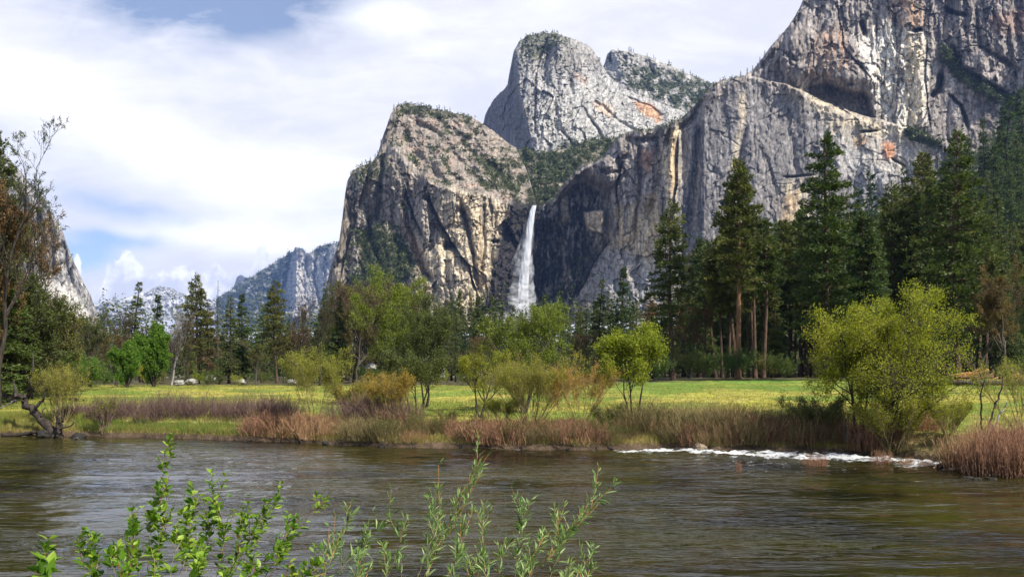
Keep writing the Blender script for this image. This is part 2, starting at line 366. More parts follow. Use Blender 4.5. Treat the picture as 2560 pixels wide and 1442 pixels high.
# the leaning tower walls, right of the fall
LEDGE = [(1700, 150), (1880, 196), (1960, 212), (2040, 246), (2100, 270), (2150, 288), (2200, 303), (2250, 318), (2300, 335), (2340, 352), (2400, 372), (2600, 400)]
def design_b(g):
    P = g.P; px, py = g.px, g.py
    ly = interp(px, LEDGE); ab = (ly - (py + fbm(g.x / 20, g.z / 20, 9, 3) * 4))      # px above the ledge
    up = ss(0, 5, ab) * ss(1840, 1880, px)
    g.slope = .13 + .05 * up + P([(1450, 640), (1660, 640), (1660, 760), (1430, 800)], 8) * .6 + ss(60, 0, g.dtop) * ss(1900, 1800, px) * .5
    rel = cliff_relief(g, 1.2, .05, 1.0, .6, 8.)
    apron = P([(1700, 300), (1880, 200), (2340, 352), (2420, 420), (2300, 700), (1650, 760), (1650, 620), (1690, 500)], 12)
    slab = P([(2335, 150), (2370, 150), (2440, 230), (2540, 290), (2560, 330), (2430, 380), (2330, 345), (2320, 230)], 5)
    g.D = rel * (1 - .62 * apron) * (1 - .6 * slab)
    g.D += up * 42
    g.D += 62 * P([(2010, 228), (2060, 212), (2120, 222), (2176, 240), (2185, 298), (2120, 282), (2060, 258)], 3)
    g.D -= 20 * P([(1900, 120), (2000, 80), (2100, 90), (2170, 120), (2190, 215), (2110, 204), (2045, 192), (1985, 212)], 5)
    # the dark wing facing the fall: turns away to the left, roofed by an overhang
    wing = P([(1392, 500), (1425, 455), (1470, 420), (1530, 470), (1535, 560), (1515, 660), (1460, 760), (1380, 760), (1380, 560)], 5)
    g.D += wing * 40 + (1 - apron) * 0
    g.D -= 40 * P([(1400, 470), (1440, 410), (1520, 390), (1560, 430), (1530, 476), (1470, 448), (1425, 470)], 3)
    g.D -= 48 * P([(1456, 530), (1508, 524), (1512, 580), (1470, 572)], 1)
    g.D += 40 * P([(1345, 560), (1420, 560), (1400, 700), (1345, 740)], 6)
    strokes(g, [([(1700, 330), (1692, 480), (1680, 600), (1710, 700)], 10, 46, 's'), ([(1748, 300), (1740, 420), (1715, 600)], 9, 22, 'g'), ([(1640, 330), (1655, 420), (1620, 560)], 10, 26, 'g'),
                ([(1530, 600), (1490, 660), (1440, 750)], 12, 55, 's'), ([(1560, 400), (1545, 480), (1550, 600)], 9, 40, 's'), ([(1595, 350), (1600, 470), (1585, 600)], 6, 24, 'g'),
                ([(1680, 300), (1668, 370)], 12, 42, 'n'), ([(1560, 345), (1600, 355), (1650, 350)], 7, 22, 'g'), ([(1870, 300), (1840, 420), (1800, 520)], 7, 10, 'g'), ([(1960, 440), (2040, 438)], 4, 16, 'n'), ([(1840, 500), (1800, 510)], 8, 40, 'n'),
                ([(2040, 500), (1960, 600)], 6, 20, 's'), ([(2352, 180), (2345, 225), (2325, 245)], 6, 40, 'g'), ([(2370, 235), (2400, 265), (2420, 320)], 4, 30, 'g'), ([(2150, 330), (2200, 325)], 2.5, 20, 'g'), ([(2230, 395), (2265, 420)], 2.5, 16, 'g'),
                ([(2370, 110), (2400, 170), (2470, 210), (2550, 265)], 9, 26, 'g'), ([(2240, 30), (2245, 150), (2230, 300)], 9, 12, 's'), ([(2150, 50), (2165, 90)], 9, 32, 'n'), ([(2280, 75), (2305, 72)], 7, 40, 'n'), ([(2360, 25), (2420, 40)], 8, 30, 'n'),
                ([(2095, 0), (2110, 120), (2180, 200)], 5, 14, 's'), ([(2320, 90), (2315, 200), (2330, 330)], 5, 16, 's'), ([(2440, 0), (2450, 120), (2560, 180)], 5, 16, 'g'), ([(2010, 20), (1960, 100), (1900, 180)], 8, 16, 'g'), ([(2060, 60), (2010, 160)], 5, 14, 'g'),
                ([(1770, 230), (1730, 300), (1690, 330)], 8, 24, 'g'), ([(1480, 410), (1520, 430), (1560, 430)], 5, 20, 'g')])
    c = base_col(g, GREY * V3(1.06, .99, .93), .62)
    ap2 = P([(1720, 300), (1880, 205), (2340, 352), (2420, 420), (2300, 700), (1650, 760), (1700, 500)], 6)
    c = lerp(c, V3(.225, .215, .215) * (.8 + .4 * np.clip(fbm(g.x / 16, g.z / 12, 51, 4, .65) + .5, 0, 1))[..., None], ap2 * .6)
    st = lambda s, a=.4, b=.62, fx=7, fz=110: ss(a, b, streaks(g, fx, fz, s))
    c = lerp(c, V3(.10, .10, .118), P([(1700, 320), (1780, 300), (1800, 480), (1830, 620), (1700, 650), (1690, 480)], 8) * st(8, .38, .6) * .75)
    c = lerp(c, CREAM, P([(1664, 320), (1704, 320), (1700, 420), (1690, 560), (1660, 680), (1560, 700), (1590, 560), (1640, 470)], 4) * st(1, .3, .55) * .95)
    c = lerp(c, V3(.55, .42, .26), P([(1525, 520), (1640, 480), (1660, 560), (1620, 690), (1540, 700), (1530, 620)], 6) * st(2, .3, .52) * .9)
    c = lerp(c, V3(.60, .42, .2), P([(1676, 330), (1694, 330), (1690, 470), (1672, 500)], 2) * .6)
    c = lerp(c, CREAM, P([(1855, 235), (1868, 240), (1850, 330), (1835, 420), (1820, 430), (1838, 330)], 2) * .75)
    c = lerp(c, CREAM * 1.02, P([(1940, 205), (2060, 238), (2150, 285), (2310, 335), (2330, 390), (2250, 430), (2160, 400), (2080, 330), (2020, 265)], 5) * (.45 + .5 * ss(.3, .6, fbm(g.x / 20, g.z / 14, 91, 4) + .5)) * .9)
    c = lerp(c, PALE, P([(2090, 320), (2290, 360), (2280, 440), (2180, 470), (2080, 430)], 8) * .6)
    c = lerp(c, RUST * V3(1.15, .8, .62), P([(2208, 352), (2236, 350), (2240, 395), (2215, 398)], 3) * .85)
    c = lerp(c, RUST * V3(1.2, 1.25, 1.0), P([(2140, 335), (2170, 345), (2165, 372), (2135, 376)], 3) * .7)
    c = lerp(c, CREAM, P([(1950, 450), (2040, 440), (2050, 520), (1990, 620), (1940, 560)], 4) * st(5, .35, .55) * .85)
    c = lerp(c, V3(.55, .36, .18), P([(1960, 490), (2000, 470), (1980, 560), (1955, 560)], 3) * .5)
    c = lerp(c, V3(.70, .65, .56), P([(2145, 90), (2200, 70), (2320, 60), (2320, 330), (2240, 320), (2180, 230), (2160, 160)], 8) * st(6, .22, .48, 9, 130) * .97)
    c = lerp(c, V3(.66, .62, .56), P([(2140, 95), (2215, 90), (2230, 130), (2180, 180), (2150, 130)], 4) * .75)
    c = lerp(c, CREAM * 1.08, P([(2262, 80), (2310, 80), (2312, 260), (2300, 330), (2266, 310), (2258, 200)], 4) * st(12, .25, .45) * .95)
    c = lerp(c, RUST * V3(1.15, 1.25, 1.2), P([(2230, -20), (2310, -20), (2310, 70), (2260, 70), (2230, 50)], 4) * st(7, .35, .6) * .7)
    c = lerp(c, V3(.36, .22, .14), P([(2040, 90), (2100, 60), (2130, 150), (2070, 210), (2030, 180)], 6) * st(3, .35, .6) * .75)
    c = lerp(c, V3(.38, .22, .15), P([(2470, 40), (2570, 20), (2570, 90), (2480, 80)], 5) * .5)
    c = lerp(c, V3(.42, .22, .13), P([(1600, 380), (1640, 375), (1635, 440), (1602, 430)], 4) * st(4, .4, .6) * .8)
    c = lerp(c, V3(.022, .021, .026), P([(1352, 520), (1400, 500), (1432, 455), (1510, 480), (1512, 590), (1470, 680), (1430, 790), (1340, 790), (1340, 560)], 3) * (.96 - .75 * ss(.47, .66, streaks(g, 7, 26, 44)) - .3 * ss(.1, .3, fbm(g.x / 30, g.z / 22, 47, 4))))  # wet rock by the fall, and the wing's overhang shade painted into the colour
    c = lerp(c, V3(.40, .32, .22), P([(1380, 490), (1420, 480), (1418, 560), (1380, 560)], 3) * .55 * st(14, .3, .6))
    c = lerp(c, V3(.52, .42, .31), P([(1456, 530), (1508, 524), (1512, 580), (1470, 572)], 1))  # patch of sun breaking onto the shaded wing, painted pale
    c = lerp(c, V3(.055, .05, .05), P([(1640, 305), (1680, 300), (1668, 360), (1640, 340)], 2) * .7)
    c = lerp(c, V3(.34, .335, .34), P([(1480, 660), (1530, 620), (1620, 650), (1640, 780), (1470, 790)], 6) * .65)
    g.veg = np.clip(P([(2345, 120), (2372, 130), (2400, 175), (2470, 205), (2550, 262), (2545, 290), (2470, 250), (2400, 200), (2360, 160)], 2) * 1.2 + P([(2255, 318), (2345, 352), (2340, 372), (2270, 350)], 2) * 1.0
                    + P([(1430, 640), (1500, 600), (1540, 610), (1480, 680), (1440, 770), (1380, 770)], 5) * .45 * ss(-.1, .2, fbm(g.x / 15, g.z / 15, 8, 3)) + ss(14, 3, g.dtop) * ss(1920, 1700, px) * .35 + P([(1300, 500), (1400, 480), (1350, 520)], 1) * .5 + ss(.32, .5, fbm(g.x / 20, g.z / 20, 35, 4)) * .05, 0, 1)
    c = lerp(c, VEG, np.clip(g.veg * 1.2 - .3, 0, .8))
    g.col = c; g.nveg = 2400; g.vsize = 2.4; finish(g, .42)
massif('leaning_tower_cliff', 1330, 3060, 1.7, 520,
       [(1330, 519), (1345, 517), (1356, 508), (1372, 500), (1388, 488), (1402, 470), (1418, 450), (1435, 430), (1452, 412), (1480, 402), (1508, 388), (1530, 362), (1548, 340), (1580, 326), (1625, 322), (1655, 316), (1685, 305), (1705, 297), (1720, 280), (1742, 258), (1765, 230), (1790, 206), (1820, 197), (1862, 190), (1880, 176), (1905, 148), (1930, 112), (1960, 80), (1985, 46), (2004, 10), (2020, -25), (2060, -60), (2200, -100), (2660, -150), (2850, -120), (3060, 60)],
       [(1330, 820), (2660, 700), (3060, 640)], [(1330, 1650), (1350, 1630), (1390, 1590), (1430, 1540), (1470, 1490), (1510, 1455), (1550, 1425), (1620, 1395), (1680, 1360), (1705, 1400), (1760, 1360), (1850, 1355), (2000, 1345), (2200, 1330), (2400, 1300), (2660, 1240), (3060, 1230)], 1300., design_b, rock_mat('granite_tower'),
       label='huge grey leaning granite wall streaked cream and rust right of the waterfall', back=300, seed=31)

# middle cathedral rock
def design_c(g):
    P = g.P; px, py = g.px, g.py
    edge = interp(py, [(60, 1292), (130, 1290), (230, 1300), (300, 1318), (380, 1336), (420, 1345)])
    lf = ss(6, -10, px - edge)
    g.slope = .28 + .25 * ss(40, 0, g.dtop) + ss(1400, 1600, px) * .35
    g.D = cliff_relief(g, 1.35, -.25) * (1 - .45 * ss(1360, 1480, px)) + (1 - lf) * 0 + lf * np.clip(edge - px, 0, 200) * 9
    strokes(g, [([(1395, 180), (1385, 260), (1400, 340)], 6, 12, 'g'), ([(1425, 200), (1432, 240)], 5, 16, 'g'), ([(1450, 260), (1500, 330), (1520, 380)], 3.5, 14, 'g'), ([(1400, 320), (1440, 370)], 3.5, 16, 'g'), ([(1560, 240), (1620, 265), (1660, 290)], 3.5, 12, 'g'), ([(1480, 300), (1510, 360)], 3, 12, 'g'),
                ([(1350, 130), (1340, 250), (1345, 360)], 7, 18, 's'), ([(1490, 250), (1540, 300), (1600, 330)], 4, 12, 'g'), ([(1370, 110), (1360, 180), (1375, 230)], 12, 26, 'g')])
    c = base_col(g, V3(.37, .355, .335), .6)
    c = lerp(c, V3(.47, .45, .41), P([(1340, 260), (1450, 200), (1500, 180), (1600, 250), (1700, 280), (1680, 330), (1500, 330), (1400, 390), (1340, 380)], 8) * .55)
    c = lerp(c, V3(.27, .25, .22), P([(1300, 85), (1390, 80), (1480, 120), (1510, 170), (1450, 180), (1380, 170), (1300, 150)], 8) * .6)
    c = lerp(c, RUST * V3(1.2, 1.2, 1.15), P([(1586, 255), (1618, 256), (1662, 290), (1655, 300), (1600, 288)], 2) * .85)
    c = lerp(c, V3(.58, .38, .22), P([(1485, 250), (1530, 268), (1530, 295), (1490, 280)], 3) * .5)
    c = lerp(c, V3(.5, .34, .24), P([(1440, 175), (1470, 195), (1462, 215), (1440, 200)], 3) * .5)
    c = lerp(c, V3(.095, .10, .12), lf * .85)  # shadow on the left flank deepened in its colour
    g.veg = np.clip(P([(1290, 85), (1400, 80), (1420, 100), (1380, 120), (1330, 150), (1300, 130)], 3) * .6 + ss(.1, .35, fbm(g.x / 26, g.z / 26, 35, 4)) * .3 * ss(260, 120, py) + P([(1400, 360), (1500, 340), (1520, 400), (1380, 400)], 4) * .8 + ss(.2, .4, fbm(g.x / 22, g.z / 22, 95, 4)) * .05, 0, 1)
    c = lerp(c, VEG * 1.1, np.clip(g.veg * 1.2 - .3, 0, .7))
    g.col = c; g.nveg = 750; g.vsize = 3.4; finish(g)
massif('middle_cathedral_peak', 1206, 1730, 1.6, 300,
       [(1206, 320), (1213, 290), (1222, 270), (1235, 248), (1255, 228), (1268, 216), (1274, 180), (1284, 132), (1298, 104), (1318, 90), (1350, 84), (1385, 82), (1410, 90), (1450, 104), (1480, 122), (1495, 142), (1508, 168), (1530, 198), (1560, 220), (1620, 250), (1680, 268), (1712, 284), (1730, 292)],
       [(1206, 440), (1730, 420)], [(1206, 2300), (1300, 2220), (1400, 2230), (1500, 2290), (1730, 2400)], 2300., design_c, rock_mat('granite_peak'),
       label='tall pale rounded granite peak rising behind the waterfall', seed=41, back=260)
# higher cathedral rock
def design_d(g):
    P = g.P
    g.slope = .9 + 0 * g.px; cl = P([(1500, 110), (1560, 120), (1600, 135), (1600, 165), (1500, 175)], 4); g.slope = g.slope - .7 * cl
    g.D = cliff_relief(g, .5) * .6 + slope_relief(g, 1.1)
    strokes(g, [([(1530, 130), (1532, 165)], 5, 50, 's'), ([(1560, 135), (1560, 170)], 5, 30, 'g'), ([(1600, 140), (1640, 190)], 8, 30, 'g')])
    c = base_col(g, V3(.36, .34, .31), .4)
    g.veg = np.clip(P([(1555, 175), (1640, 165), (1700, 190), (1800, 205), (1800, 260), (1700, 285), (1640, 250), (1580, 215)], 4) * .9 * ss(-.3, .1, fbm(g.x / 40, g.z / 30, 35, 4)) + ss(.0, .3, fbm(g.x / 30, g.z / 30, 36, 4)) * .35, 0, 1)
    g.col = lerp(c, VEG, np.clip(g.veg * 1.2 - .3, 0, .8)); g.nveg = 1500; g.vsize = 4.2; finish(g)
massif('higher_cathedral_peak', 1505, 1840, 2.0, 120,
       [(1505, 175), (1513, 155), (1518, 136), (1530, 125), (1560, 128), (1600, 136), (1630, 146), (1680, 166), (1720, 185), (1775, 208), (1800, 216), (1840, 230)],
       [(1505, 240), (1840, 330)], [(1505, 2980), (1560, 2880), (1840, 3000)], 2900., design_d, rock_mat('granite_high'),
       label='small scrubby summit peeping between the pale peak and the leaning wall', seed=51, back=260)
# the captain's shoulder at the far left
def design_e(g):
    P = g.P
    g.slope = .22 + 0 * g.px + ss(690, 760, g.py) * .5; g.D = cliff_relief(g, .95, -.15)
    strokes(g, [([(124, 520), (122, 560), (134, 640), (138, 700)], 6, 34, 'g'), ([(96, 520), (104, 600), (100, 700)], 8, 30, 'g'), ([(160, 610), (168, 660), (180, 720)], 5, 20, 'g'), ([(60, 480), (70, 700)], 9, 40, 'g')])
    c = base_col(g, V3(.33, .31, .29), .6)
    c = lerp(c, V3(.58, .55, .50), P([(95, 700), (150, 715), (200, 745), (240, 790), (90, 800)], 6) * .85)
    c = lerp(c, V3(.4, .3, .22), P([(100, 560), (140, 580), (140, 650), (110, 640)], 4) * .4)
    g.veg = P([(60, 440), (110, 480), (150, 530), (130, 530), (80, 480)], 3) * .5; g.col = c; g.nveg = 120; g.vsize = 3.5; finish(g)
massif('north_wall_cliff', -420, 246, 2.0, 260, [(-420, -200), (-200, 20), (-60, 250), (0, 370), (60, 440), (95, 482), (122, 510), (138, 545), (152, 566), (160, 590), (172, 620), (184, 652), (198, 684), (212, 712), (226, 738), (238, 768), (246, 790)],
       [(-420, 860), (246, 860)], [(-420, 1700), (0, 1850), (120, 1900), (200, 1960), (246, 1990)], 1900., design_e, rock_mat('granite_north'),
       label='pale grey granite shoulder sloping down at the left edge of the valley', seed=61, back=250)
# distant ridge with the sentinel pinnacle
def design_f(g):
    P = g.P
    pin = P([(700, 780), (708, 720), (722, 660), (734, 615), (745, 610), (770, 615), (790, 650), (800, 640), (842, 600), (850, 800), (700, 800)], 2)
    g.slope = .12 + (1 - pin) * 1.0
    g.D = cliff_relief(g, 1.0, 0, 3.8) * pin + slope_relief(g, 4.0) * (1 - pin)
    g.D += P([(700, 780), (706, 710), (718, 660), (732, 618), (742, 618), (738, 780)], 1) * np.clip(742 - g.px, 0, 60) * 12.0
    strokes(g, [([(790, 640), (785, 700), (800, 760)], 4, 90, 'g'), ([(765, 640), (770, 700)], 4, 60, 'g'), ([(815, 620), (812, 700)], 4, 70, 'g')])
    c = base_col(g, V3(.30, .29, .28), .3); c = lerp(c, V3(.46, .43, .40), P([(736, 640), (850, 650), (850, 800), (738, 800)], 5) * .65)
    g.veg = np.clip((1 - pin) * ss(-.35, .1, fbm(g.x / 70, g.z / 50, 35, 5)) + pin * .05, 0, 1)
    g.col = lerp(c, VEG * .9, np.clip(g.veg * 1.3 - .25, 0, .85)); g.nveg = 2600; g.vsize = 11; finish(g)
massif('sentinel_ridge', 540, 860, 1.5, 170, [(540, 745), (565, 735), (585, 716), (610, 702), (640, 685), (680, 661), (710, 640), (722, 632), (733, 629), (738, 621), (748, 620), (757, 622), (765, 632), (775, 634), (790, 622), (815, 612), (860, 604)],
       [(540, 830), (860, 830)], [(540, 8300), (860, 7800)], 8000., design_f, rock_mat('granite_far', sc_m=2.2),
       label='distant blue forested ridge with a pale pointed rock pinnacle', seed=71, back=500)
def design_g(g):
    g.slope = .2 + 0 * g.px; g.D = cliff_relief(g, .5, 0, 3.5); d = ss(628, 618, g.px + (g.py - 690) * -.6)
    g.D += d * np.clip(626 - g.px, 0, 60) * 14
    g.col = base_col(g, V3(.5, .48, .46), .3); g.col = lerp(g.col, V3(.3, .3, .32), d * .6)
massif('half_dome_peak', 572, 668, 1.5, 60, [(572, 755), (582, 725), (588, 706), (593, 692), (600, 687), (608, 689), (618, 694), (626, 693), (636, 688), (648, 690), (668, 700)], [(572, 790), (668, 790)],
       [(572, 9900), (626, 9600), (668, 9700)], 9700., design_g, rock_mat('granite_dome', sc_m=4), label='tiny far off domed peak showing beyond the forested ridge', seed=81, back=600)
def design_h(g):
    g.slope = 1.2 + 0 * g.px; g.D = slope_relief(g, 3.5) + cliff_relief(g, .3, 0, 5)
    c = base_col(g, V3(.40, .39, .38), .1); sn = ss(.0, .18, fbm(g.x / 260 - g.z / 120, g.z / 110, 5, 4)) * ss(790, 730, g.py + g.px * .02)
    g.col = lerp(c, V3(.8, .8, .8), sn * .9)
massif('snowy_mountain', 225, 640, 2.0, 70, [(225, 765), (245, 757), (290, 749), (330, 742), (352, 734), (372, 726), (392, 716), (404, 715), (425, 720), (452, 731), (480, 737), (520, 748), (570, 756), (640, 760)], [(225, 800), (640, 800)],
       [(225, 10300), (640, 10000)], 10200., design_h, rock_mat('granite_snow', sc_m=6), label='distant pale mountain with snow streaks low between the cliffs', seed=91, back=900)
# ---------------------------------------------------------------- valley floor, river
BANK = [(-200, 58), (-90, 50), (-31.4, 46.2), (-26, 46.8), (-20, 45.2), (-13, 43.0), (-10.5, 41.4), (-5.8, 39.6), (0, 38.6), (4.4, 38.4), (8.2, 38.7), (13.6, 37.5), (17, 36.0), (19.0, 33.0), (20.2, 28.6), (24, 26), (60, 18), (200, 5)]
def bank(X): return interp(X, BANK) + fbm(X / 2.3, X * 0, 3, 3) * .9
TAL = [(-.8, 0), (.12, 0), (.195, 45), (.353, 165), (.458, 230), (.537, 305), (.611, 385), (.674, 455), (.8, 540), (1.2, 600)]
def ground(X, Y):
    X = np.asarray(X, float); Y = np.asarray(Y, float)
    t = Y - bank(X)
    z = -1.0 + ss(-1.2, .25, t) * 1.35 + ss(.2, 2.6, t) * .75 + ss(4, 60, t) * .75
    z = z + fbm(X / 9, Y / 9, 7, 3) * .22 * ss(0, 6, t) + fbm(X / 1.6, Y / 1.6, 8, 2) * .12 * ss(-.6, 1, t)
    z = z + ss(0, 55, X + Y * .06 - 4) * ss(60, 145, Y) * 1.15
    a = X / np.maximum(Y, 1)
    yt = 1330.
    z = z + np.interp(a, *np.array(TAL).T) * np.clip((Y - 260) / (yt - 260), 0, 1) * (1 + .10 * fbm(X / 60, Y / 60, 12, 4))
    near = ss(9.0, 3.6, Y + fbm(X / 2, Y / 2, 15, 3) * .5)
    z = z * (1 - near) + near * (2.05 + .1 * fbm(X / 1.5, Y / 1.5, 16, 3))
    return z
def grnd(X, Y): return float(ground(np.array([X]), np.array([Y]))[0])
Yr = np.concatenate([np.arange(-40, 0, 1.5), np.arange(0, 24, .5), np.arange(24, 52, .22), 52 * 1.02 ** np.arange(0, 290)]); Yr = Yr[Yr < 14000]
ar = np.linspace(-1.0, 1.0, 620)
Xg = ar[None] * (np.abs(Yr)[:, None] + 40) * 1.15; Yg = np.broadcast_to(Yr[:, None], Xg.shape)
Zg = ground(Xg, Yg); tg = Yg - bank(Xg)
def mcol():
    n1 = fbm(Xg / 14, Yg / 9, 21, 4) + .5; n2 = fbm(Xg / 3, Yg / 2, 22, 4) + .5
    c = lerp(np.broadcast_to(V3(.31, .285, .05), Xg.shape + (3,)), V3(.34, .285, .085), ss(.35, .75, n2) * .6)
    c = lerp(c, V3(.12, .19, .030), ss(.40, .58, n1) * .85)
    c = lerp(c, V3(.11, .22, .035), ss(68, 105, Yg) * ss(-.02, .1, Xg / np.maximum(Yg, 1)) * .55)
    c = lerp(c, V3(.27, .20, .10), ss(5, .8, tg) * (.35 + .5 * ss(.4, .6, n2)))          # straw on the bank
    c = lerp(c, V3(.085, .06, .04), ss(.55, .1, tg))                                      # wet earth
    c = lerp(c, V3(.085, .075, .04), ss(128, 150, Yg + n1 * 14))                          # forest floor
    c = lerp(c, V3(.30, .28, .27), ss(400, 520, Yg) * ss(.5, .62, fbm(Xg / 30, Yg / 60, 25, 4) + .5) * .8)   # scree on the slope
    return c.astype(np.float32)
gm = bpy.data.materials.new('meadow_ground'); gm.use_nodes = True; t = gm.node_tree; t.nodes.clear(); n = NT(t)
pos = n.n('ShaderNodeTexCoord').outputs['Object']; gc = n.n('ShaderNodeAttribute', attribute_name='rc').outputs['Color']
f1 = n.noise(pos, 2.2, 6, .7, (1, .5, 1)); f2 = n.noise(pos, .35, 5, .6, (1, .6, 1))
k = n.m('MULTIPLY', n.ramp(f1, .25, .75, .5, 1.5), n.ramp(f2, .3, .7, .8, 1.2)); kc = n.n('ShaderNodeCombineXYZ', {0: k, 1: k, 2: k}).outputs[0]
bp = n.n('ShaderNodeBump', {'Strength': .8, 'Distance': .25, 'Height': f1})
t.links.new(n.n('ShaderNodeBsdfPrincipled', {'Base Color': n.mix(1., gc, kc, 'MULTIPLY'), 'Roughness': .95, 'Specular IOR Level': .1, 'Normal': bp.outputs[0]}).outputs[0], n.n('ShaderNodeOutputMaterial').inputs[0])
i = np.arange(Xg.size).reshape(Xg.shape)
tag(mesh_obj('ground', np.stack([Xg.ravel(), Yg.ravel(), Zg.ravel()], 1), [np.stack([i[:-1, :-1], i[:-1, 1:], i[1:, 1:], i[1:, :-1]], -1).reshape(-1, 4)], gm, attrs={'rc': mcol().reshape(-1, 3)}, smooth=True),
    'yellow green meadow and earth bank running back to the forest floor', None, None, 'structure')

# river
wm = bpy.data.materials.new('river_water'); wm.use_nodes = True; t = wm.node_tree; t.nodes.clear(); n = NT(t)
pos = n.n('ShaderNodeTexCoord').outputs['Object']
bed = n.noise(pos, .16, 5, .62, (.55, 1.0, 1), .5); bed2 = n.noise(pos, .55, 5, .65, (.45, 1, 1))
bc = n.mix(n.ramp(bed, .35, .62), (.003, .003, .002), (.030, .028, .005))
bc = n.mix(n.ramp(bed2, .45, .7, 0, .6), bc, (.040, .028, .007))
foam = n.n('ShaderNodeAttribute', attribute_name='foam').outputs['Fac']
fn = n.noise(pos, 2.6, 7, .72, (.55, 1, 1), .8)
fm = n.m('MULTIPLY', n.ramp(n.m('ADD', foam, n.m('MULTIPLY', n.m('SUBTRACT', fn, .5), 2.2)), .42, .85), n.ramp(foam, .05, .2))
h = n.m('ADD', n.m('MULTIPLY', n.noise(pos, 1.1, 4, .6, (.24, 1.0, 1), .5), .8), n.m('MULTIPLY', n.noise(pos, 4.2, 4, .62, (.28, 1.0, 1), .4), .14))
rdg = n.m('SUBTRACT', 1.0, n.m('ABSOLUTE', n.m('SUBTRACT', n.m('MULTIPLY', n.noise(pos, 2.0, 3, .5, (.20, 1.0, 1), .5), 2.0), 1.0)))
h = n.m('ADD', h, n.m('MULTIPLY', rdg, .42))
h = n.m('ADD', h, n.m('MULTIPLY', n.noise(pos, 9.5, 3, .6, (.38, 1.0, 1), .3), .04))
gust = n.ramp(n.noise(pos, .16, 4, .6, (.35, 1, 1)), .36, .64, .12, 1.3)
bp = n.n('ShaderNodeBump', {'Strength': 1.0, 'Distance': n.m('MULTIPLY', gust, .26), 'Height': h})
wb = n.n('ShaderNodeBsdfPrincipled', {'Base Color': bc, 'Roughness': .04, 'IOR': 1.42, 'Specular IOR Level': .5, 'Normal': bp.outputs[0]})
fb = n.n('ShaderNodeBsdfPrincipled', {'Base Color': (.78, .79, .80), 'Roughness': .6, 'Subsurface Weight': .0, 'Normal': n.n('ShaderNodeBump', {'Strength': 1.0, 'Distance': .3, 'Height': fn}).outputs[0]})
ms = n.n('ShaderNodeMixShader', {0: fm, 1: wb.outputs[0], 2: fb.outputs[0]})
t.links.new(ms.outputs[0], n.n('ShaderNodeOutputMaterial').inputs[0])
Yw = np.concatenate([np.arange(2, 12, .5), np.arange(12, 52, .12), np.arange(52, 62, 1)]); Xw = np.concatenate([np.arange(-95, -36, 1.0), np.arange(-36, 36, .14), np.arange(36, 95, 1.0)])
XW, YW = np.meshgrid(Xw, Yw); tw = YW - bank(XW)
aw = fbm(XW / 2.4 + YW * .15, YW / .8, 101, 4, .55) * .075 + fbm(XW / 9, YW / 3.5, 103, 2) * .05
band = np.exp(-((tw + 1.3 + .6 * fbm(XW / 4, XW * 0, 9, 2) + np.clip(XW - 7, 0, 10) * .17) / (.9 + np.clip(XW - 6, 0, 12) * .14)) ** 2) * ss(3.5, 7.5, XW) * ss(23, 18.5, XW)
foamv = band * (.75 + 1.1 * (fbm(XW / 2.2, YW / .8, 105, 3))) + .33 * np.exp(-((tw + .25) / .35) ** 2) * ss(-16, -2, XW)
aw = aw + band * (np.abs(fbm(XW / .9, YW / .5, 107, 4, .6)) * .36 + .04)
i = np.arange(XW.size).reshape(XW.shape)
tag(mesh_obj('water', np.stack([XW.ravel(), YW.ravel(), aw.ravel()], 1), [np.stack([i[:-1, :-1], i[:-1, 1:], i[1:, 1:], i[1:, :-1]], -1).reshape(-1, 4)], wm, attrs={'foam': np.clip(foamv, 0, 1).ravel()}, smooth=True),
    'dark olive rippling river with a band of white rapids by the far right bank', None, None, 'structure')

# ---------------------------------------------------------------- the waterfall
def fall_mat(name, dens, lo, hi, sx):
    m = bpy.data.materials.new(name); m.use_nodes = True; t = m.node_tree; t.nodes.clear(); n = NT(t)
    uvn = n.n('ShaderNodeAttribute', attribute_name='flow').outputs['Color']
    lw = n.n('ShaderNodeLayerWeight', {'Blend': .5}).outputs['Facing']
    nz = n.noise(uvn, 1.0, 6, .6, sx, .3)
    ed = n.ramp(lw, .98, .35)
    al = n.m('MULTIPLY', n.m('MULTIPLY', n.ramp(nz, lo, hi), ed), n.m('MULTIPLY', n.n('ShaderNodeAttribute', attribute_name='dens').outputs['Fac'], dens), clamp=True)
    d = n.n('ShaderNodeBsdfDiffuse', {'Color': (.80, .82, .86)}); tr = n.n('ShaderNodeBsdfTranslucent', {'Color': (.75, .78, .84)})
    mm = n.n('ShaderNodeMixShader', {0: .3, 1: d.outputs[0], 2: tr.outputs[0]})
    o = n.n('ShaderNodeMixShader', {0: al, 1: n.n('ShaderNodeBsdfTransparent').outputs[0], 2: mm.outputs[0]})
    t.links.new(o.outputs[0], n.n('ShaderNodeOutputMaterial').inputs[0]); return m
DF = 1560.
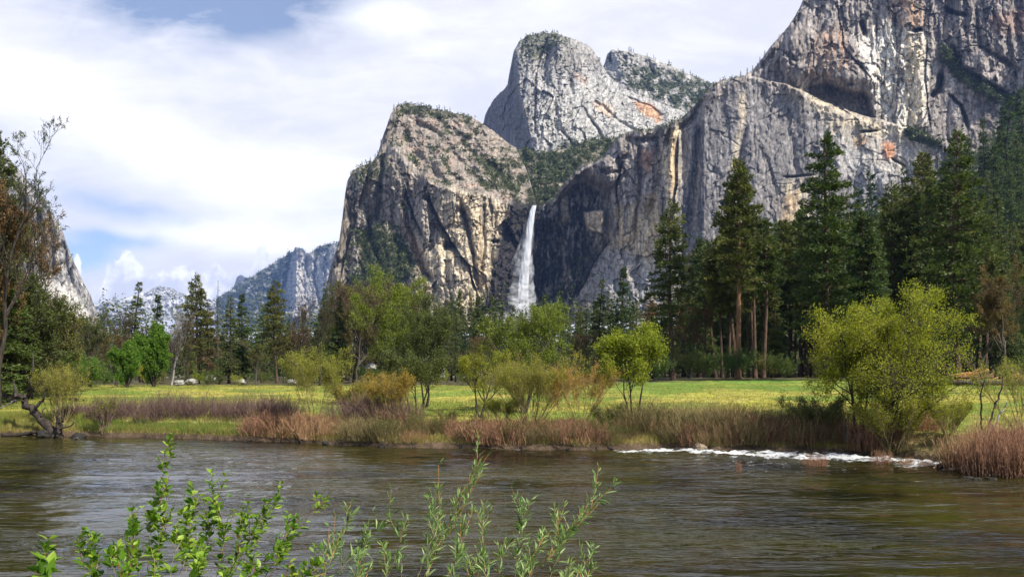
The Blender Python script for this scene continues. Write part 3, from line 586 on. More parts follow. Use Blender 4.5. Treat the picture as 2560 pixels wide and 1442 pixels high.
def plume(name, path, parent, mat, seed, thick, densf, n_=44, rows=150):
    y = np.linspace(path[0][1], path[-1][1], rows); cx = np.interp(y, [p[1] for p in path], [p[0] for p in path]); hw = np.interp(y, [p[1] for p in path], [p[2] for p in path])
    a = np.linspace(0, 2 * math.pi, n_, endpoint=False)
    yy, aa = np.meshgrid(y, a, indexing='ij')
    r = 1 + .4 * fbm(np.cos(aa) * 2 + 9, yy / 22 + np.sin(aa) * 2, seed, 3)
    pxx = cx[:, None] + np.cos(aa) * hw[:, None] * r; yd = np.sin(aa) * hw[:, None] * r * thick
    X = (pxx - CX) / F * DF; Y = DF + yd / F * DF; Z = CZ + (HY - yy) / F * DF
    i = np.arange(yy.size).reshape(yy.shape); j = np.roll(i, -1, 1)
    q = np.stack([i[:-1], j[:-1], j[1:], i[1:]], -1).reshape(-1, 4)
    fl = np.stack([(pxx - cx[:, None]) / np.maximum(hw[:, None], 6) , yy / 60., aa * 0 + seed], -1).reshape(-1, 3)
    L = bpy.data.objects
    o = mesh_obj(name, np.stack([X.ravel(), Y.ravel(), Z.ravel()], 1) - np.array(FALL0), [q], mat, parent, attrs={'flow': fl, 'dens': np.broadcast_to(densf(y)[:, None], yy.shape).ravel()}, smooth=True)
    return o
FALL0 = ((1330 - CX) / F * DF, DF, CZ + (HY - 760) / F * DF)
fe = tag(empty('waterfall', FALL0), 'tall white waterfall dropping from the notch between the two dark wet walls', 'waterfall')
plume('water_column', [(1336, 514, 5), (1331, 530, 7), (1326, 560, 8), (1320, 610, 8), (1314, 660, 10), (1308, 710, 13), (1303, 760, 17), (1301, 790, 19)], fe, fall_mat('fall_water', 1.6, .22, .46, (3.2, 1.1, 1)), 3, .7, lambda y: interp(y, [(514, 1.2), (600, 1.2), (700, 1.1), (790, .8)]))
plume('mist', [(1328, 530, 10), (1318, 600, 16), (1306, 650, 25), (1298, 700, 36), (1292, 745, 48), (1290, 800, 54)], fe, fall_mat('fall_mist', .62, .26, .72, (1.6, 1.6, 1)), 8, 1.0, lambda y: interp(y, [(540, .0), (600, .5), (700, 1.0), (800, 1.0)]))
plume('side_spray', [(1282, 690, 3), (1277, 720, 8), (1275, 760, 10), (1275, 790, 12)], fe, fall_mat('fall_spray', .5, .35, .7, (2, 1.6, 1)), 12, 1.0, lambda y: interp(y, [(690, .3), (720, 1.0), (800, .8)]), 24, 60)
# ---------------------------------------------------------------- plant building
class Buf:
    def __init__(s): s.V = []; s.F = {}; s.n = 0; s.var = []
    def add(s, V, faces, var=None):
        V = np.asarray(V, np.float32); s.V.append(V)
        for f in faces: s.F.setdefault(f.shape[1], []).append(f + s.n)
        s.var.append(np.full(len(V), .5, np.float32) if var is None else np.asarray(var, np.float32)); s.n += len(V)
    def obj(s, name, mat, parent=None, link=True, smooth=False):
        return mesh_obj(name, np.concatenate(s.V), [np.concatenate(f) for f in s.F.values()], mat, parent, attrs={'var': np.concatenate(s.var)}, link=link, smooth=smooth)
def unit(v): return v / np.maximum(np.linalg.norm(v, axis=-1, keepdims=True), 1e-9)
def tubes(B, P, Rr, sides=4, var=None):
    """P (n,k,3) centre lines, Rr (n,k)"""
    n_, k_ = P.shape[:2]; T = np.gradient(P, axis=1); T = unit(T)
    ref = np.where(np.abs(T[..., 2:3]) > .9, np.array([1., 0, 0]), np.array([0, 0, 1.])); A = unit(np.cross(T, ref)); Bn = np.cross(T, A)
    a = np.linspace(0, 2 * math.pi, sides, endpoint=False)
    V = P[:, :, None] + Rr[:, :, None, None] * (A[:, :, None] * np.cos(a)[:, None] + Bn[:, :, None] * np.sin(a)[:, None])
    i = np.arange(n_ * k_ * sides).reshape(n_, k_, sides); j = np.roll(i, -1, 2)
    q = np.stack([i[:, :-1], j[:, :-1], j[:, 1:], i[:, 1:]], -1).reshape(-1, 4)
    B.add(V.reshape(-1, 3), [q], None if var is None else np.repeat(var, k_ * sides))
def leaves(B, Pc, D, ln, wd, rng, var=None, fold=.25):
    """rhombic leaves or needle tufts: base points, directions, lengths, widths"""
    n_ = len(Pc); D = unit(D); r = unit(rng.normal(size=(n_, 3))); S = unit(np.cross(D, r)); N = np.cross(S, D)
    ln = np.broadcast_to(ln, n_)[:, None]; wd = np.broadcast_to(wd, n_)[:, None]
    V = np.stack([Pc, Pc + D * ln * .5 + S * wd * .5 + N * wd * fold, Pc + D * ln, Pc + D * ln * .5 - S * wd * .5 + N * wd * fold], 1).reshape(-1, 3)
    i = np.arange(n_ * 4).reshape(n_, 4)
    B.add(V, [np.concatenate([i[:, [0, 1, 2]], i[:, [0, 2, 3]]])], np.repeat(rng.random(n_) if var is None else var, 4))
def leaf_mat(name, lo, mid, hi, trans=.3, rnd=.35, rough=.6):
    m = bpy.data.materials.new(name); m.use_nodes = True; t = m.node_tree; t.nodes.clear(); n = NT(t)
    a = n.n('ShaderNodeAttribute', attribute_name='var').outputs['Fac']; r = n.n('ShaderNodeObjectInfo').outputs['Random']
    c = n.mix(n.ramp(a, 0, .5), lo, n.mix(n.ramp(a, .5, 1), mid, hi))
    k = n.m('ADD', 1 - rnd / 2, n.m('MULTIPLY', r, rnd)); kc = n.n('ShaderNodeCombineXYZ', {0: n.m('MULTIPLY', k, k), 1: k, 2: k}).outputs[0]
    c = n.mix(1., c, kc, 'MULTIPLY')
    d = n.n('ShaderNodeBsdfPrincipled', {'Base Color': c, 'Roughness': rough, 'Specular IOR Level': .3}); tr = n.n('ShaderNodeBsdfTranslucent', {'Color': n.mix(1., c, (1.1, 1.25, .6), 'MULTIPLY')})
    t.links.new(n.n('ShaderNodeMixShader', {0: trans, 1: d.outputs[0], 2: tr.outputs[0]}).outputs[0], n.n('ShaderNodeOutputMaterial').inputs[0])
    return m
def bark_mat(name, a, b, scale=(6, 6, 1.2)):
    m = bpy.data.materials.new(name); m.use_nodes = True; t = m.node_tree; t.nodes.clear(); n = NT(t)
    pos = n.n('ShaderNodeTexCoord').outputs['Object']; nz = n.noise(pos, 1.0, 5, .65, scale)
    v_ = n.n('ShaderNodeAttribute', attribute_name='var').outputs['Fac']
    k = n.ramp(v_, 0, 1, .6, 1.4); kc = n.n('ShaderNodeCombineXYZ', {0: k, 1: k, 2: k}).outputs[0]
    bp = n.n('ShaderNodeBump', {'Strength': .8, 'Distance': .05, 'Height': nz})
    t.links.new(n.n('ShaderNodeBsdfPrincipled', {'Base Color': n.mix(1., n.mix(n.ramp(nz, .35, .65), a, b), kc, 'MULTIPLY'), 'Roughness': .9, 'Specular IOR Level': .15, 'Normal': bp.outputs[0]}).outputs[0], n.n('ShaderNodeOutputMaterial').inputs[0])
    return m
M = dict(
    pine=leaf_mat('needles_pine', (.024, .036, .013), (.082, .102, .028), (.195, .205, .052), .32),
    fir=leaf_mat('needles_fir', (.020, .036, .014), (.068, .100, .030), (.165, .195, .052), .32),
    farfir=leaf_mat('needles_far', (.024, .042, .018), (.058, .088, .030), (.115, .145, .045), .22),
    cedar=leaf_mat('needles_cedar', (.035, .060, .015), (.085, .120, .022), (.15, .19, .035), .25),
    green=leaf_mat('leaves_green', (.035, .085, .010), (.090, .190, .018), (.17, .30, .034), .35),
    lime=leaf_mat('leaves_lime', (.12, .145, .016), (.29, .305, .026), (.48, .46, .05), .48, .14),
    leafg=leaf_mat('leaves_spring', (.07, .105, .015), (.155, .205, .025), (.28, .33, .045), .42, .2),
    willow=leaf_mat('leaves_willow', (.14, .155, .02), (.30, .30, .035), (.46, .43, .06), .5),
    amber=leaf_mat('leaves_amber', (.20, .15, .02), (.38, .27, .03), (.50, .30, .04), .4),
    oak=leaf_mat('leaves_oak', (.075, .055, .022), (.16, .105, .038), (.25, .165, .06), .3),
    olive=leaf_mat('leaves_olive', (.055, .065, .018), (.11, .125, .028), (.19, .20, .05), .3),
    rust=leaf_mat('leaves_rust', (.075, .048, .024), (.155, .095, .045), (.24, .15, .065), .3),
    scrub=leaf_mat('leaves_scrub', (.024, .038, .012), (.052, .074, .020), (.098, .125, .032), .1),
    grass=leaf_mat('blades_grass', (.33, .25, .095), (.26, .25, .055), (.12, .22, .03), .35, 0),
    fresh=leaf_mat('leaves_fresh', (.045, .115, .012), (.145, .265, .020), (.32, .44, .05), .42, .1, .42),
    narrow=leaf_mat('leaves_narrow', (.075, .135, .035), (.15, .25, .06), (.30, .40, .15), .35, .1, .42),
    bark=bark_mat('bark_grey', (.035, .029, .024), (.095, .080, .066)), barkp=bark_mat('bark_pine', (.10, .055, .032), (.25, .135, .075), (3, 3, .8)), barkb=bark_mat('bark_brown', (.045, .030, .022), (.13, .082, .058), (3, 3, .8)), barkd=bark_mat('bark_dark', (.022, .018, .015), (.065, .052, .042)),
    barkw=bark_mat('bark_white', (.13, .12, .105), (.36, .335, .30)), twig=bark_mat('bark_twig', (.14, .11, .05), (.32, .26, .12)), red=bark_mat('bark_red', (.22, .11, .068), (.44, .25, .155)), plum=bark_mat('bark_plum', (.11, .065, .058), (.25, .165, .14)),
    tan=bark_mat('bark_tan', (.27, .15, .075), (.50, .31, .17)), orange=bark_mat('bark_orange', (.30, .15, .05), (.45, .26, .09)), stemr=bark_mat('stem_red', (.10, .035, .02), (.22, .09, .035)))

def conifer(seed, H=35., rad=5., cb=.3, nb=120, m=70, style='pine', lsz=.75, trunk_r=.42, gap=0.0):
    rng = np.random.default_rng(seed); wd, fo = Buf(), Buf()
    k_ = 14; zt = np.linspace(0, H, k_); wob = np.stack([np.interp(zt, [0, H * .5, H], rng.normal(0, .012 * H, 3)), np.interp(zt, [0, H * .5, H], rng.normal(0, .012 * H, 3)), zt], 1); wob[:, :2] -= wob[0, :2]
    tubes(wd, wob[None], (trunk_r * (1 - zt / H) ** .75 + .04)[None] * (1 + .35 * np.exp(-zt / .6)), 9)
    t = cb + (1 - cb) * (rng.random(nb) ** .92); t = np.sort(t); t[-1] = .995
    s = (t - cb) / (1 - cb)
    prof = {'pine': np.interp(s, [0, .12, .35, .6, .85, 1], [.55, .85, 1, .80, .42, .05]), 'fir': np.interp(s, [0, .1, .5, 1], [.75, 1, .62, .03]), 'cedar': np.interp(s, [0, .15, .5, .8, 1], [.9, 1, .75, .4, .04])}[style]
    az = rng.random(nb) * 2 * math.pi; lump = 1 + .25 * np.sin(az * 2 + t * 9 + rng.random() * 6)
    L = rad * prof * rng.uniform(.55, 1.12, nb) * lump + .25
    base = np.stack([np.interp(t * H, zt, wob[:, 0]), np.interp(t * H, zt, wob[:, 1]), t * H], 1)
    rise = {'pine': .28, 'fir': .10, 'cedar': .05}[style] + .45 * s ** 2; droop = {'pine': .30, 'fir': .34, 'cedar': .30}[style]
    q = np.linspace(0, 1, 5)
    dirh = np.stack([np.cos(az), np.sin(az), 0 * az], 1)
    P = base[:, None] + dirh[:, None] * (L[:, None] * q)[..., None]; P[..., 2] += L[:, None] * (rise[:, None] * q - droop * q ** 2)
    tubes(wd, P, (.016 * L + .025)[:, None] * (1 - .8 * q), 3)
    if rng.random() < .8 and cb > .25:      # dead snags below the crown
        nd = 8; td = rng.uniform(.12, cb, nd); azd = rng.random(nd) * 6.28; Ld = rng.uniform(.6, 2.2, nd)
        bd = np.stack([np.interp(td * H, zt, wob[:, 0]), np.interp(td * H, zt, wob[:, 1]), td * H], 1)
        tubes(wd, bd[:, None] + np.stack([np.cos(azd), np.sin(azd), -.15 + 0 * azd], 1)[:, None] * (Ld[:, None] * np.linspace(0, 1, 3))[..., None], np.full((nd, 3), .04) * np.array([1, .7, .3]), 3)
    mm = np.maximum((m * (L / rad) ** 1.0).astype(int), 10); bi = np.repeat(np.arange(nb), mm); n_ = len(bi)
    sl = rng.random(n_) ** (.55 if style == 'pine' else .8) * .92 + .10
    if style == 'pine':     # tufts gather towards twig ends: snap to a few side twigs
        nt = 7; tw = rng.integers(0, nt, n_); slt = (tw + .6) / nt * .85 + .15; sl = np.where(rng.random(n_) < .8, slt, sl)
        side = (((bi * 7 + tw) * 2654435761 % 1000) / 1000. - .5)
        side = side * 1.9 + rng.normal(0, .16, n_)
    else: side = rng.uniform(-1, 1, n_)
    Lb = L[bi]; az_b = az[bi]; sideL = Lb * (.42 * (1 - sl) + .12) * side
    out = dirh[bi]; per = np.stack([-out[:, 1], out[:, 0], 0 * sl], 1)
    c = base[bi] + out * (Lb * sl)[:, None] + per * sideL[:, None]
    c[:, 2] += Lb * (rise[bi] * sl - droop * sl ** 2) - np.abs(sideL) * .15 + rng.normal(0, .13, n_) * (1.4 if style == 'pine' else .6) * lsz
    d = out * (.5 + .4 * rng.random((n_, 1))) + per * np.sign(side)[:, None] * .5 + rng.normal(0, .38, (n_, 3)); d[:, 2] += .22 if style == 'pine' else -.12
    clump = ((bi * 40503 + (sl * 5).astype(int) * 977) % 97) / 97.
    leaves(fo, c, d, lsz * rng.uniform(.6, 1.25, n_), lsz * rng.uniform(.22, .42, n_), rng, np.clip(.55 * clump + .45 * rng.random(n_), 0, 1))
    return wd, fo
def grow(P, Rr, nch, lf, ang, rng, smin=.3, up=.25, k=5, wig=.12, lvar=.35, droop=0.):
    """children of the branches P (n,kp,3)"""
    n_, kp = P.shape[:2]; idx = np.repeat(np.arange(n_), nch); s = smin + (1 - smin) * rng.random(len(idx)) ** .8; f = s * (kp - 1); i0 = np.minimum(f.astype(int), kp - 2); fr = (f - i0)[:, None]
    st = P[idx, i0] * (1 - fr) + P[idx, i0 + 1] * fr; T = unit(P[idx, i0 + 1] - P[idx, i0]); r0 = Rr[idx, i0] * .62
    plen = np.linalg.norm(np.diff(P, axis=1), axis=2).sum(1)[idx]
    rnd = unit(rng.normal(size=(len(idx), 3))); perp = unit(rnd - (rnd * T).sum(1, keepdims=True) * T)
    D = unit(T * math.cos(R(ang)) + perp * math.sin(R(ang))); D[:, 2] += up; D = unit(D)
    L = plen * lf * (1.15 - .6 * s) * rng.uniform(1 - lvar, 1 + lvar, len(idx))
    q = np.linspace(0, 1, k)
    Q = st[:, None] + D[:, None] * (L[:, None] * q)[..., None]
    w_ = np.cumsum(rng.normal(0, wig, (len(idx), k, 3)), 1) * (L[:, None, None] / k); w_ -= w_[:, :1]; Q = Q + w_
    Q[..., 2] += L[:, None] * (up * .5 * q ** 2 - droop * q ** 2)
    return Q, np.maximum(r0[:, None] * (1 - .75 * q), .0008)
def broadleaf(seed, H=10., spread=.5, trunks=1, lv=((7, .55, 38), (6, .5, 42), (5, .55, 40)), lsz=.12, nleaf=12000, r0=.14, fork=.25, up=.3, droop=0., wig=.1, clear=.3, asp=.55, jit=.18, minr=.006, lean=.15, spreadbase=.15, gaps=-.06):
    rng = np.random.default_rng(seed); wd, fo = Buf(), Buf(); k = 7; q = np.linspace(0, 1, k)
    az = rng.random(trunks) * 6.28 if trunks < 3 else np.linspace(0, 6.28, trunks, endpoint=False) + rng.normal(0, .3, trunks)
    tilt = (np.full(trunks, lean) if trunks == 1 else rng.uniform(.35, 1.0, trunks) * spread)
    hh = H * rng.uniform(.72, 1.0, trunks); hh[0] = H * .95
    D = np.stack([np.cos(az) * tilt, np.sin(az) * tilt, np.ones(trunks)], 1)
    P = np.stack([np.cos(az) * spreadbase, np.sin(az) * spreadbase, 0 * az], 1)[:, None] * (trunks > 1) + D[:, None] * (hh[:, None] * q)[..., None] * .9
    w_ = np.cumsum(rng.normal(0, wig * .7, (trunks, k, 3)), 1) * hh[:, None, None] / k; w_ -= w_[:, :1]; w_[..., 2] *= .3; P = P + w_
    Rr = (r0 * (hh / H))[:, None] * (1 - .8 * q); Rr = Rr * (1 + .4 * np.exp(-q * 14))
    tubes(wd, P, np.maximum(Rr, minr), 7 if trunks < 6 else 5)
    cur, cr = P, Rr; al = []
    for li, (nc, lf, ang) in enumerate(lv):
        cur, cr = grow(cur, cr, nc, lf, ang, rng, clear if li == 0 else .2, up, 5, wig, droop=droop * (li > 0))
        tubes(wd, cur, np.maximum(cr, minr), 4 if li == 0 else 3, rng.random(len(cur)))
        al.append(cur)
    nleaf = int(nleaf * 1.5); tw = al[-1]; n2 = int(nleaf * .8)
    def pts(Tw, n_):
        i_ = rng.integers(0, len(Tw), n_); f = rng.random(n_) ** .7 * (Tw.shape[1] - 1.001); a = f.astype(int); b = (f - a)[:, None]
        return Tw[i_, a] * (1 - b) + Tw[i_, a + 1] * b, unit(Tw[i_, a + 1] - Tw[i_, a]), i_
    if nleaf:
        c1, d1, i1 = pts(tw, n2); c2, d2, i2 = pts(al[-2], nleaf - n2); c = np.concatenate([c1, c2]); d = np.concatenate([d1, d2])
        clv = ((np.concatenate([i1, i2]) * 40503) % 89) / 89.
        kk = 1 / (.085 * H); kp = fbm((c[:, 0] + .6 * c[:, 1]) * kk + seed, (c[:, 2] - .5 * c[:, 1]) * kk * 1.3, seed, 3, .7) + rng.normal(0, .05, len(c)) > gaps; c, d, clv = c[kp], d[kp], clv[kp]; nleaf = len(c)
        leaves(fo, c + rng.normal(0, jit * lsz * 3, c.shape), d * .6 + rng.normal(0, .6, c.shape), lsz * rng.uniform(.6, 1.3, nleaf), lsz * asp * rng.uniform(.7, 1.2, nleaf), rng, np.clip(.5 * clv + .5 * rng.random(nleaf), 0, 1))
    return wd, fo
def thicket(seed, rx=1.4, ry=.9, H=1.5, n_=190, r=.010, tw=4, fan=.28):
    rng = np.random.default_rng(seed); wd = Buf(); k = 5; q = np.linspace(0, 1, k)
    a = rng.random(n_) * 6.28; rr = np.sqrt(rng.random(n_)); b = np.stack([np.cos(a) * rr * rx, np.sin(a) * rr * ry, 0 * a - .1], 1)
    h_ = H * rng.uniform(.55, 1.05, n_) * (1 - .35 * rr ** 2)
    D = np.stack([np.cos(a) * rr * fan + rng.normal(0, .17, n_), np.sin(a) * rr * fan + rng.normal(0, .17, n_), np.ones(n_)], 1)
    P = b[:, None] + D[:, None] * (h_[:, None] * q)[..., None]; w_ = np.cumsum(rng.normal(0, .14, (n_, k, 3)), 1) * h_[:, None, None] / k; w_ -= w_[:, :1]; P = P + w_
    Rr = np.full((n_, 1), r) * (1.1 - .8 * q); tubes(wd, P, Rr, 3, rng.random(n_))
    Q, Qr = grow(P, Rr, tw, .42, 34, rng, .25, .2, 4, .14); tubes(wd, Q, np.maximum(Qr, r * .45), 3, rng.random(len(Q)))
    return wd
PROTO = {}; PH = {}
def proto(key, parts):
    """parts: [(part name, Buf, material)] -> shared mesh data"""
    res = []
    for nm, b, mt in parts:
        o = b.obj(nm, mt, link=False); res.append((nm, o.data)); bpy.data.objects.remove(o)
    PROTO[key] = res
    PH[key] = float(np.percentile(np.concatenate([np.concatenate(b.V)[:, 2] for _, b, _ in parts[-1:]]), 99.7))
ROOTS = {}
def plant(key, name, X, Y, h, href, label, cat, group=None, wf=1.0, rz=None, z=None, rng=random, lean=0.):
    if z is None: z = grnd(X, Y)
    s = h / PH[key]; e = empty(name, (X, Y, z - .02 * s)); e.rotation_euler = (lean, 0, rng.random() * 6.283 if rz is None else rz); e.scale = (s * wf, s * wf, s)
    tag(e, label, cat, group)
    for nm, me in PROTO[key]:
        c = bpy.data.objects.new(nm, me); C.objects.link(c); c.parent = e
    return e
def at(px, D): return (px - CX) / F * D, D
def ptree(key, name, px, top, D, href, label, cat, group=None, wf=1.0, **kw):
    """a tree at distance D whose tip reaches photo row top"""
    X, Y = at(px, D); z = grnd(X, Y); h = CZ + (HY - top) / F * D - z
    return plant(key, name, X, Y, h, href, label, cat, group, wf, z=z, **kw)
# ---------------------------------------------------------------- tree kinds
T_ = lambda wf, bark, mt, tn='trunk', cn='crown': [(tn, wf[0], M[bark]), (cn, wf[1], M[mt])]
for i_, (sd, rad, cb) in enumerate([(1, 5.6, .34), (2, 5.0, .42), (3, 5.8, .22), (4, 4.6, .5)]): proto('pine%d' % i_, T_(conifer(sd, 36, rad, cb, 135, 95, 'pine', .85, .5), 'barkb', 'pine'))
proto('pinebig', T_(conifer(8, 40, 6.6, .16, 190, 120, 'pine', .85, .6), 'barkb', 'pine'))
proto('pinetall', T_(conifer(9, 40, 5.2, .40, 190, 110, 'pine', .85, .62), 'barkp', 'pine'))
for i_, (sd, rad, cb) in enumerate([(11, 4.2, .08), (12, 3.6, .14), (13, 4.8, .05)]): proto('fir%d' % i_, T_(conifer(sd, 30, rad, cb, 150, 75, 'fir', .7, .38), 'barkd', 'fir'))
for i_, sd in enumerate((15, 16)): proto('cedar%d' % i_, T_(conifer(sd, 22, 4.4, .05, 130, 75, 'cedar', .55, .35), 'barkb', 'cedar'))
for i_, (sd, rad, cb) in enumerate([(21, 4.0, .10), (22, 3.4, .2), (23, 4.6, .12)]): proto('farfir%d' % i_, T_(conifer(sd, 30, rad, cb, 70, 26, 'fir', 1.25, .35), 'barkd', 'farfir'))
proto('snag', [('trunk', conifer(31, 28, 3.0, .25, 90, 12, 'fir', .4, .17)[0], M['bark'])])
proto('brownfir', T_(conifer(33, 24, 3.6, .15, 90, 60, 'fir', .6, .3), 'barkd', 'rust'))
proto('oak0', T_(broadleaf(41, 14, .5, 1, ((7, .62, 46), (6, .55, 42), (6, .5, 45), (4, .5, 45)), .25, 26000, .38, up=.35, clear=.22, minr=.022, wig=.22), 'bark', 'oak'))
proto('oak1', T_(broadleaf(42, 14, .5, 2, ((6, .6, 42), (6, .55, 42), (5, .5, 45), (4, .5, 45)), .22, 15000, .34, up=.38, clear=.25, minr=.022, wig=.22), 'bark', 'rust'))
proto('bare0', T_(broadleaf(43, 16, .5, 1, ((7, .6, 38), (6, .55, 40), (5, .5, 45), (4, .45, 45)), .16, 2500, .34, up=.45, clear=.3, minr=.020, wig=.2), 'barkd', 'oak'))
proto('bare1', T_(broadleaf(44, 16, .35, 2, ((7, .5, 34), (6, .5, 40), (5, .5, 45), (4, .45, 45)), .16, 1500, .34, up=.5, clear=.3, minr=.020, wig=.2), 'barkw', 'oak'))
proto('olive0', T_(broadleaf(45, 13, .5, 2, ((7, .6, 42), (6, .55, 42), (5, .5, 45), (4, .5, 45)), .22, 15000, .3, up=.35, clear=.2, minr=.02, wig=.2), 'bark', 'olive'))
proto('round0', T_(broadleaf(46, 9, .6, 4, ((8, .6, 45), (7, .5, 45), (6, .5, 45)), .26, 26000, .2, up=.2, clear=.06, minr=.02, wig=.2), 'bark', 'green'))
proto('egg', T_(broadleaf(146, 9, .34, 6, ((9, .42, 40), (7, .5, 45), (6, .5, 45)), .30, 40000, .16, up=.3, clear=.0, minr=.02, wig=.15, gaps=-.3), 'barkd', 'green'))
proto('bush0', [('foliage', broadleaf(47, 3, 1.0, 9, ((7, .6, 40), (6, .5, 45)), .17, 7000, .05, up=.2, clear=.05, wig=.25)[1], M['cedar'])])
proto('bush1', [('foliage', broadleaf(48, 3, 1.0, 9, ((7, .6, 40), (6, .5, 45)), .15, 6000, .05, up=.2, clear=.05, wig=.25)[1], M['olive'])])
proto('bush2', [('foliage', broadleaf(49, 3, 1.0, 9, ((7, .6, 40), (6, .5, 45)), .15, 5500, .05, up=.2, clear=.05, wig=.25)[1], M['willow'])])
rnd = random.Random(5)
pick = lambda *a: rnd.choice(a)

proto('denseoak', T_(broadleaf(57, 16, .5, 3, ((9, .5, 50), (7, .55, 45), (6, .5, 45), (4, .5, 45)), .24, 42000, .4, up=.25, clear=.08, minr=.02, wig=.2, gaps=-.12), 'barkd', 'oak'))
proto('denseolive', T_(broadleaf(58, 12, .5, 4, ((9, .5, 50), (7, .55, 45), (6, .5, 45), (4, .5, 45)), .24, 36000, .3, up=.2, clear=.04, minr=.02, wig=.2, gaps=-.12), 'barkd', 'olive'))
# ---- the tall pines and firs by the right half of the meadow
ptree('pinetall', 'pine_tree', 1845, 405, 138, 40, 'tall ponderosa pine with a sunlit orange trunk at the edge of the meadow', 'tree', None, .85, rz=.4)
ptree('pinebig', 'pine_tree', 2062, 343, 124, 40, 'tallest open crowned pine standing out on the meadow, casting a shadow to its left', 'tree', None, .86, rz=2.2)
ptree('pine2', 'pine_tree', 1682, 512, 150, 36, 'broad cone shaped pine standing alone right of the fall against the cream rock streak', 'tree', None, .92, rz=1)
ptree('pine3', 'pine_tree', 1908, 548, 142, 36, 'pine with a long pale bare leaning trunk right of the orange trunked pine', 'tree', None, .95, rz=2, lean=.02)
ptree('pine3', 'pine_tree', 1888, 530, 150, 36, 'slim bare stemmed pine between the orange trunk and the pale leaning trunk', 'tree', None, .8, rz=3)
ptree('pinebig', 'pine_tree', 2395, 332, 110, 40, 'huge dark pine behind the bright green riverside tree', 'tree', None, .8, rz=4)
ptree('pine1', 'pine_tree', 2292, 385, 180, 36, 'tall dense pine left of the huge dark pine', 'tree', None, .85, rz=5)
ptree('pine2', 'pine_tree', 2225, 470, 170, 36, 'dark pine of middle height between the open crowned pine and the dense pine', 'tree', None, .95, rz=1.5)
ptree('fir0', 'fir_tree', 2140, 560, 160, 30, 'dark fir close behind the right side of the open crowned pine', 'tree', None, 1.0)
ptree('cedar0', 'cedar_tree', 2190, 600, 150, 22, 'yellow green cedar behind the top of the bright riverside tree', 'tree', None, .8)
ptree('fir1', 'fir_tree', 1560, 668, 210, 30, 'pointed dark fir right of the waterfall foot', 'tree', None, 1.0)
ptree('fir2', 'fir_tree', 1508, 700, 215, 30, 'shorter pointed fir beside the dark fir right of the fall', 'tree', None, .9)
ptree('brownfir', 'dead_fir_tree', 1628, 735, 165, 24, 'rusty brown half dead fir left of the broad cone shaped pine', 'tree', None, 1.5)
ptree('oak1', 'oak_tree', 1722, 765, 160, 14, 'dark limbed brown leaved oak under the broad cone shaped pine', 'tree', None, .8)
ptree('cedar1', 'cedar_tree', 1750, 735, 180, 22, 'light green cedar left of the orange trunked pine', 'tree', None, 1.0)
ptree('green' if 0 else 'cedar0', 'cedar_tree', 1940, 720, 160, 22, 'small bright cedar right of the pale leaning trunk', 'tree', None, .8)
ptree('oak0', 'oak_tree', 2500, 655, 105, 14, 'wide budding brown oak at the right edge above the log piles', 'tree', None, .95)
ptree('oak1', 'oak_tree', 2440, 700, 118, 14, 'smaller rusty oak between the huge dark pine and the right edge', 'tree', None, .8)
ptree('olive0', 'oak_tree', 2575, 700, 95, 14, 'olive oak cut by the right edge of the view', 'tree', None, .8)
ptree('fir1', 'fir_tree', 2498, 300 + 190, 210, 30, 'slim fir rising over the brown oaks near the right edge', 'tree', None, .8)
# dense stand behind them
def stand(n_, lo, hi, Dlo, Dhi, topf, kinds, label, group, jit=26, name='conifer_tree', cat='tree'):
    for i_ in range(n_):
        px = lo + (hi - lo) * (i_ + rnd.random()) / n_; D = rnd.uniform(Dlo, Dhi); k = rnd.choice(kinds)
        nm_ = name if name != 'conifer_tree' else {'pi': 'pine_tree', 'fi': 'fir_tree', 'fa': 'fir_tree', 'ce': 'cedar_tree', 'oa': 'oak_tree', 'ol': 'oak_tree', 'ba': 'bare_tree'}[k[:2]]
        href = {'pi': 36, 'fi': 30, 'ce': 22, 'fa': 30, 'ba': 16, 'oa': 14, 'ol': 13, 'br': 24, 'bu': 3, 'ro': 9, 'sn': 28}[k[:2]]
        ptree(k, nm_, px, topf(px) + rnd.uniform(-jit, jit), D, href, label, cat, group, rnd.uniform(.65, .95), rng=rnd)
P_ = lambda pts: (lambda x: float(interp(x, pts)))
stand(44, 1740, 2150, 150, 240, P_([(1775, 620), (1820, 560), (1880, 580), (1960, 575), (2010, 550), (2100, 545), (2130, 560)]), ['pine0', 'pine1', 'pine3', 'fir0', 'fir1'], 'one of the close dark conifers behind the orange trunked pine and the open crowned pine', 'dark conifers behind the two tallest meadow pines')
stand(64, 2110, 2600, 145, 300, P_([(2120, 560), (2200, 540), (2300, 480), (2400, 520), (2480, 600), (2600, 560)]), ['pine0', 'pine1', 'pine2', 'fir0', 'fir1', 'fir2'], 'one of the crowded dark conifers above the bright green riverside tree', 'crowded conifers above the riverside tree', 40)
stand(30, 1440, 1790, 190, 290, P_([(1440, 790), (1520, 750), (1600, 770), (1700, 720), (1790, 690)]), ['fir0', 'fir1', 'fir2', 'cedar0', 'farfir0'], 'one of the mid height firs in the band right of the waterfall foot', 'firs in the band right of the waterfall foot')
stand(34, 1060, 1460, 170, 270, P_([(1060, 770), (1180, 745), (1240, 750), (1300, 800), (1370, 755), (1460, 770)]), ['fir0', 'fir1', 'fir2', 'farfir1'], 'one of the dark firs in front of the waterfall foot', 'dark firs in front of the waterfall foot')
stand(24, 800, 1080, 150, 240, P_([(800, 750), (870, 720), (950, 700), (1080, 760)]), ['fir1', 'olive0', 'oak1', 'olive0', 'fir2'], 'one of the mixed trees below the left corner of the grey and tan cliff', 'mixed trees below the left cliff')
stand(9, 1640, 2100, 135, 150, P_([(1640, 880), (2100, 870)]), ['bush0', 'bush1', 'bush0'], 'one of the low green bushes under the tall pines by the meadow edge', 'bushes under the tall pines', 22, 'bush', 'bush')
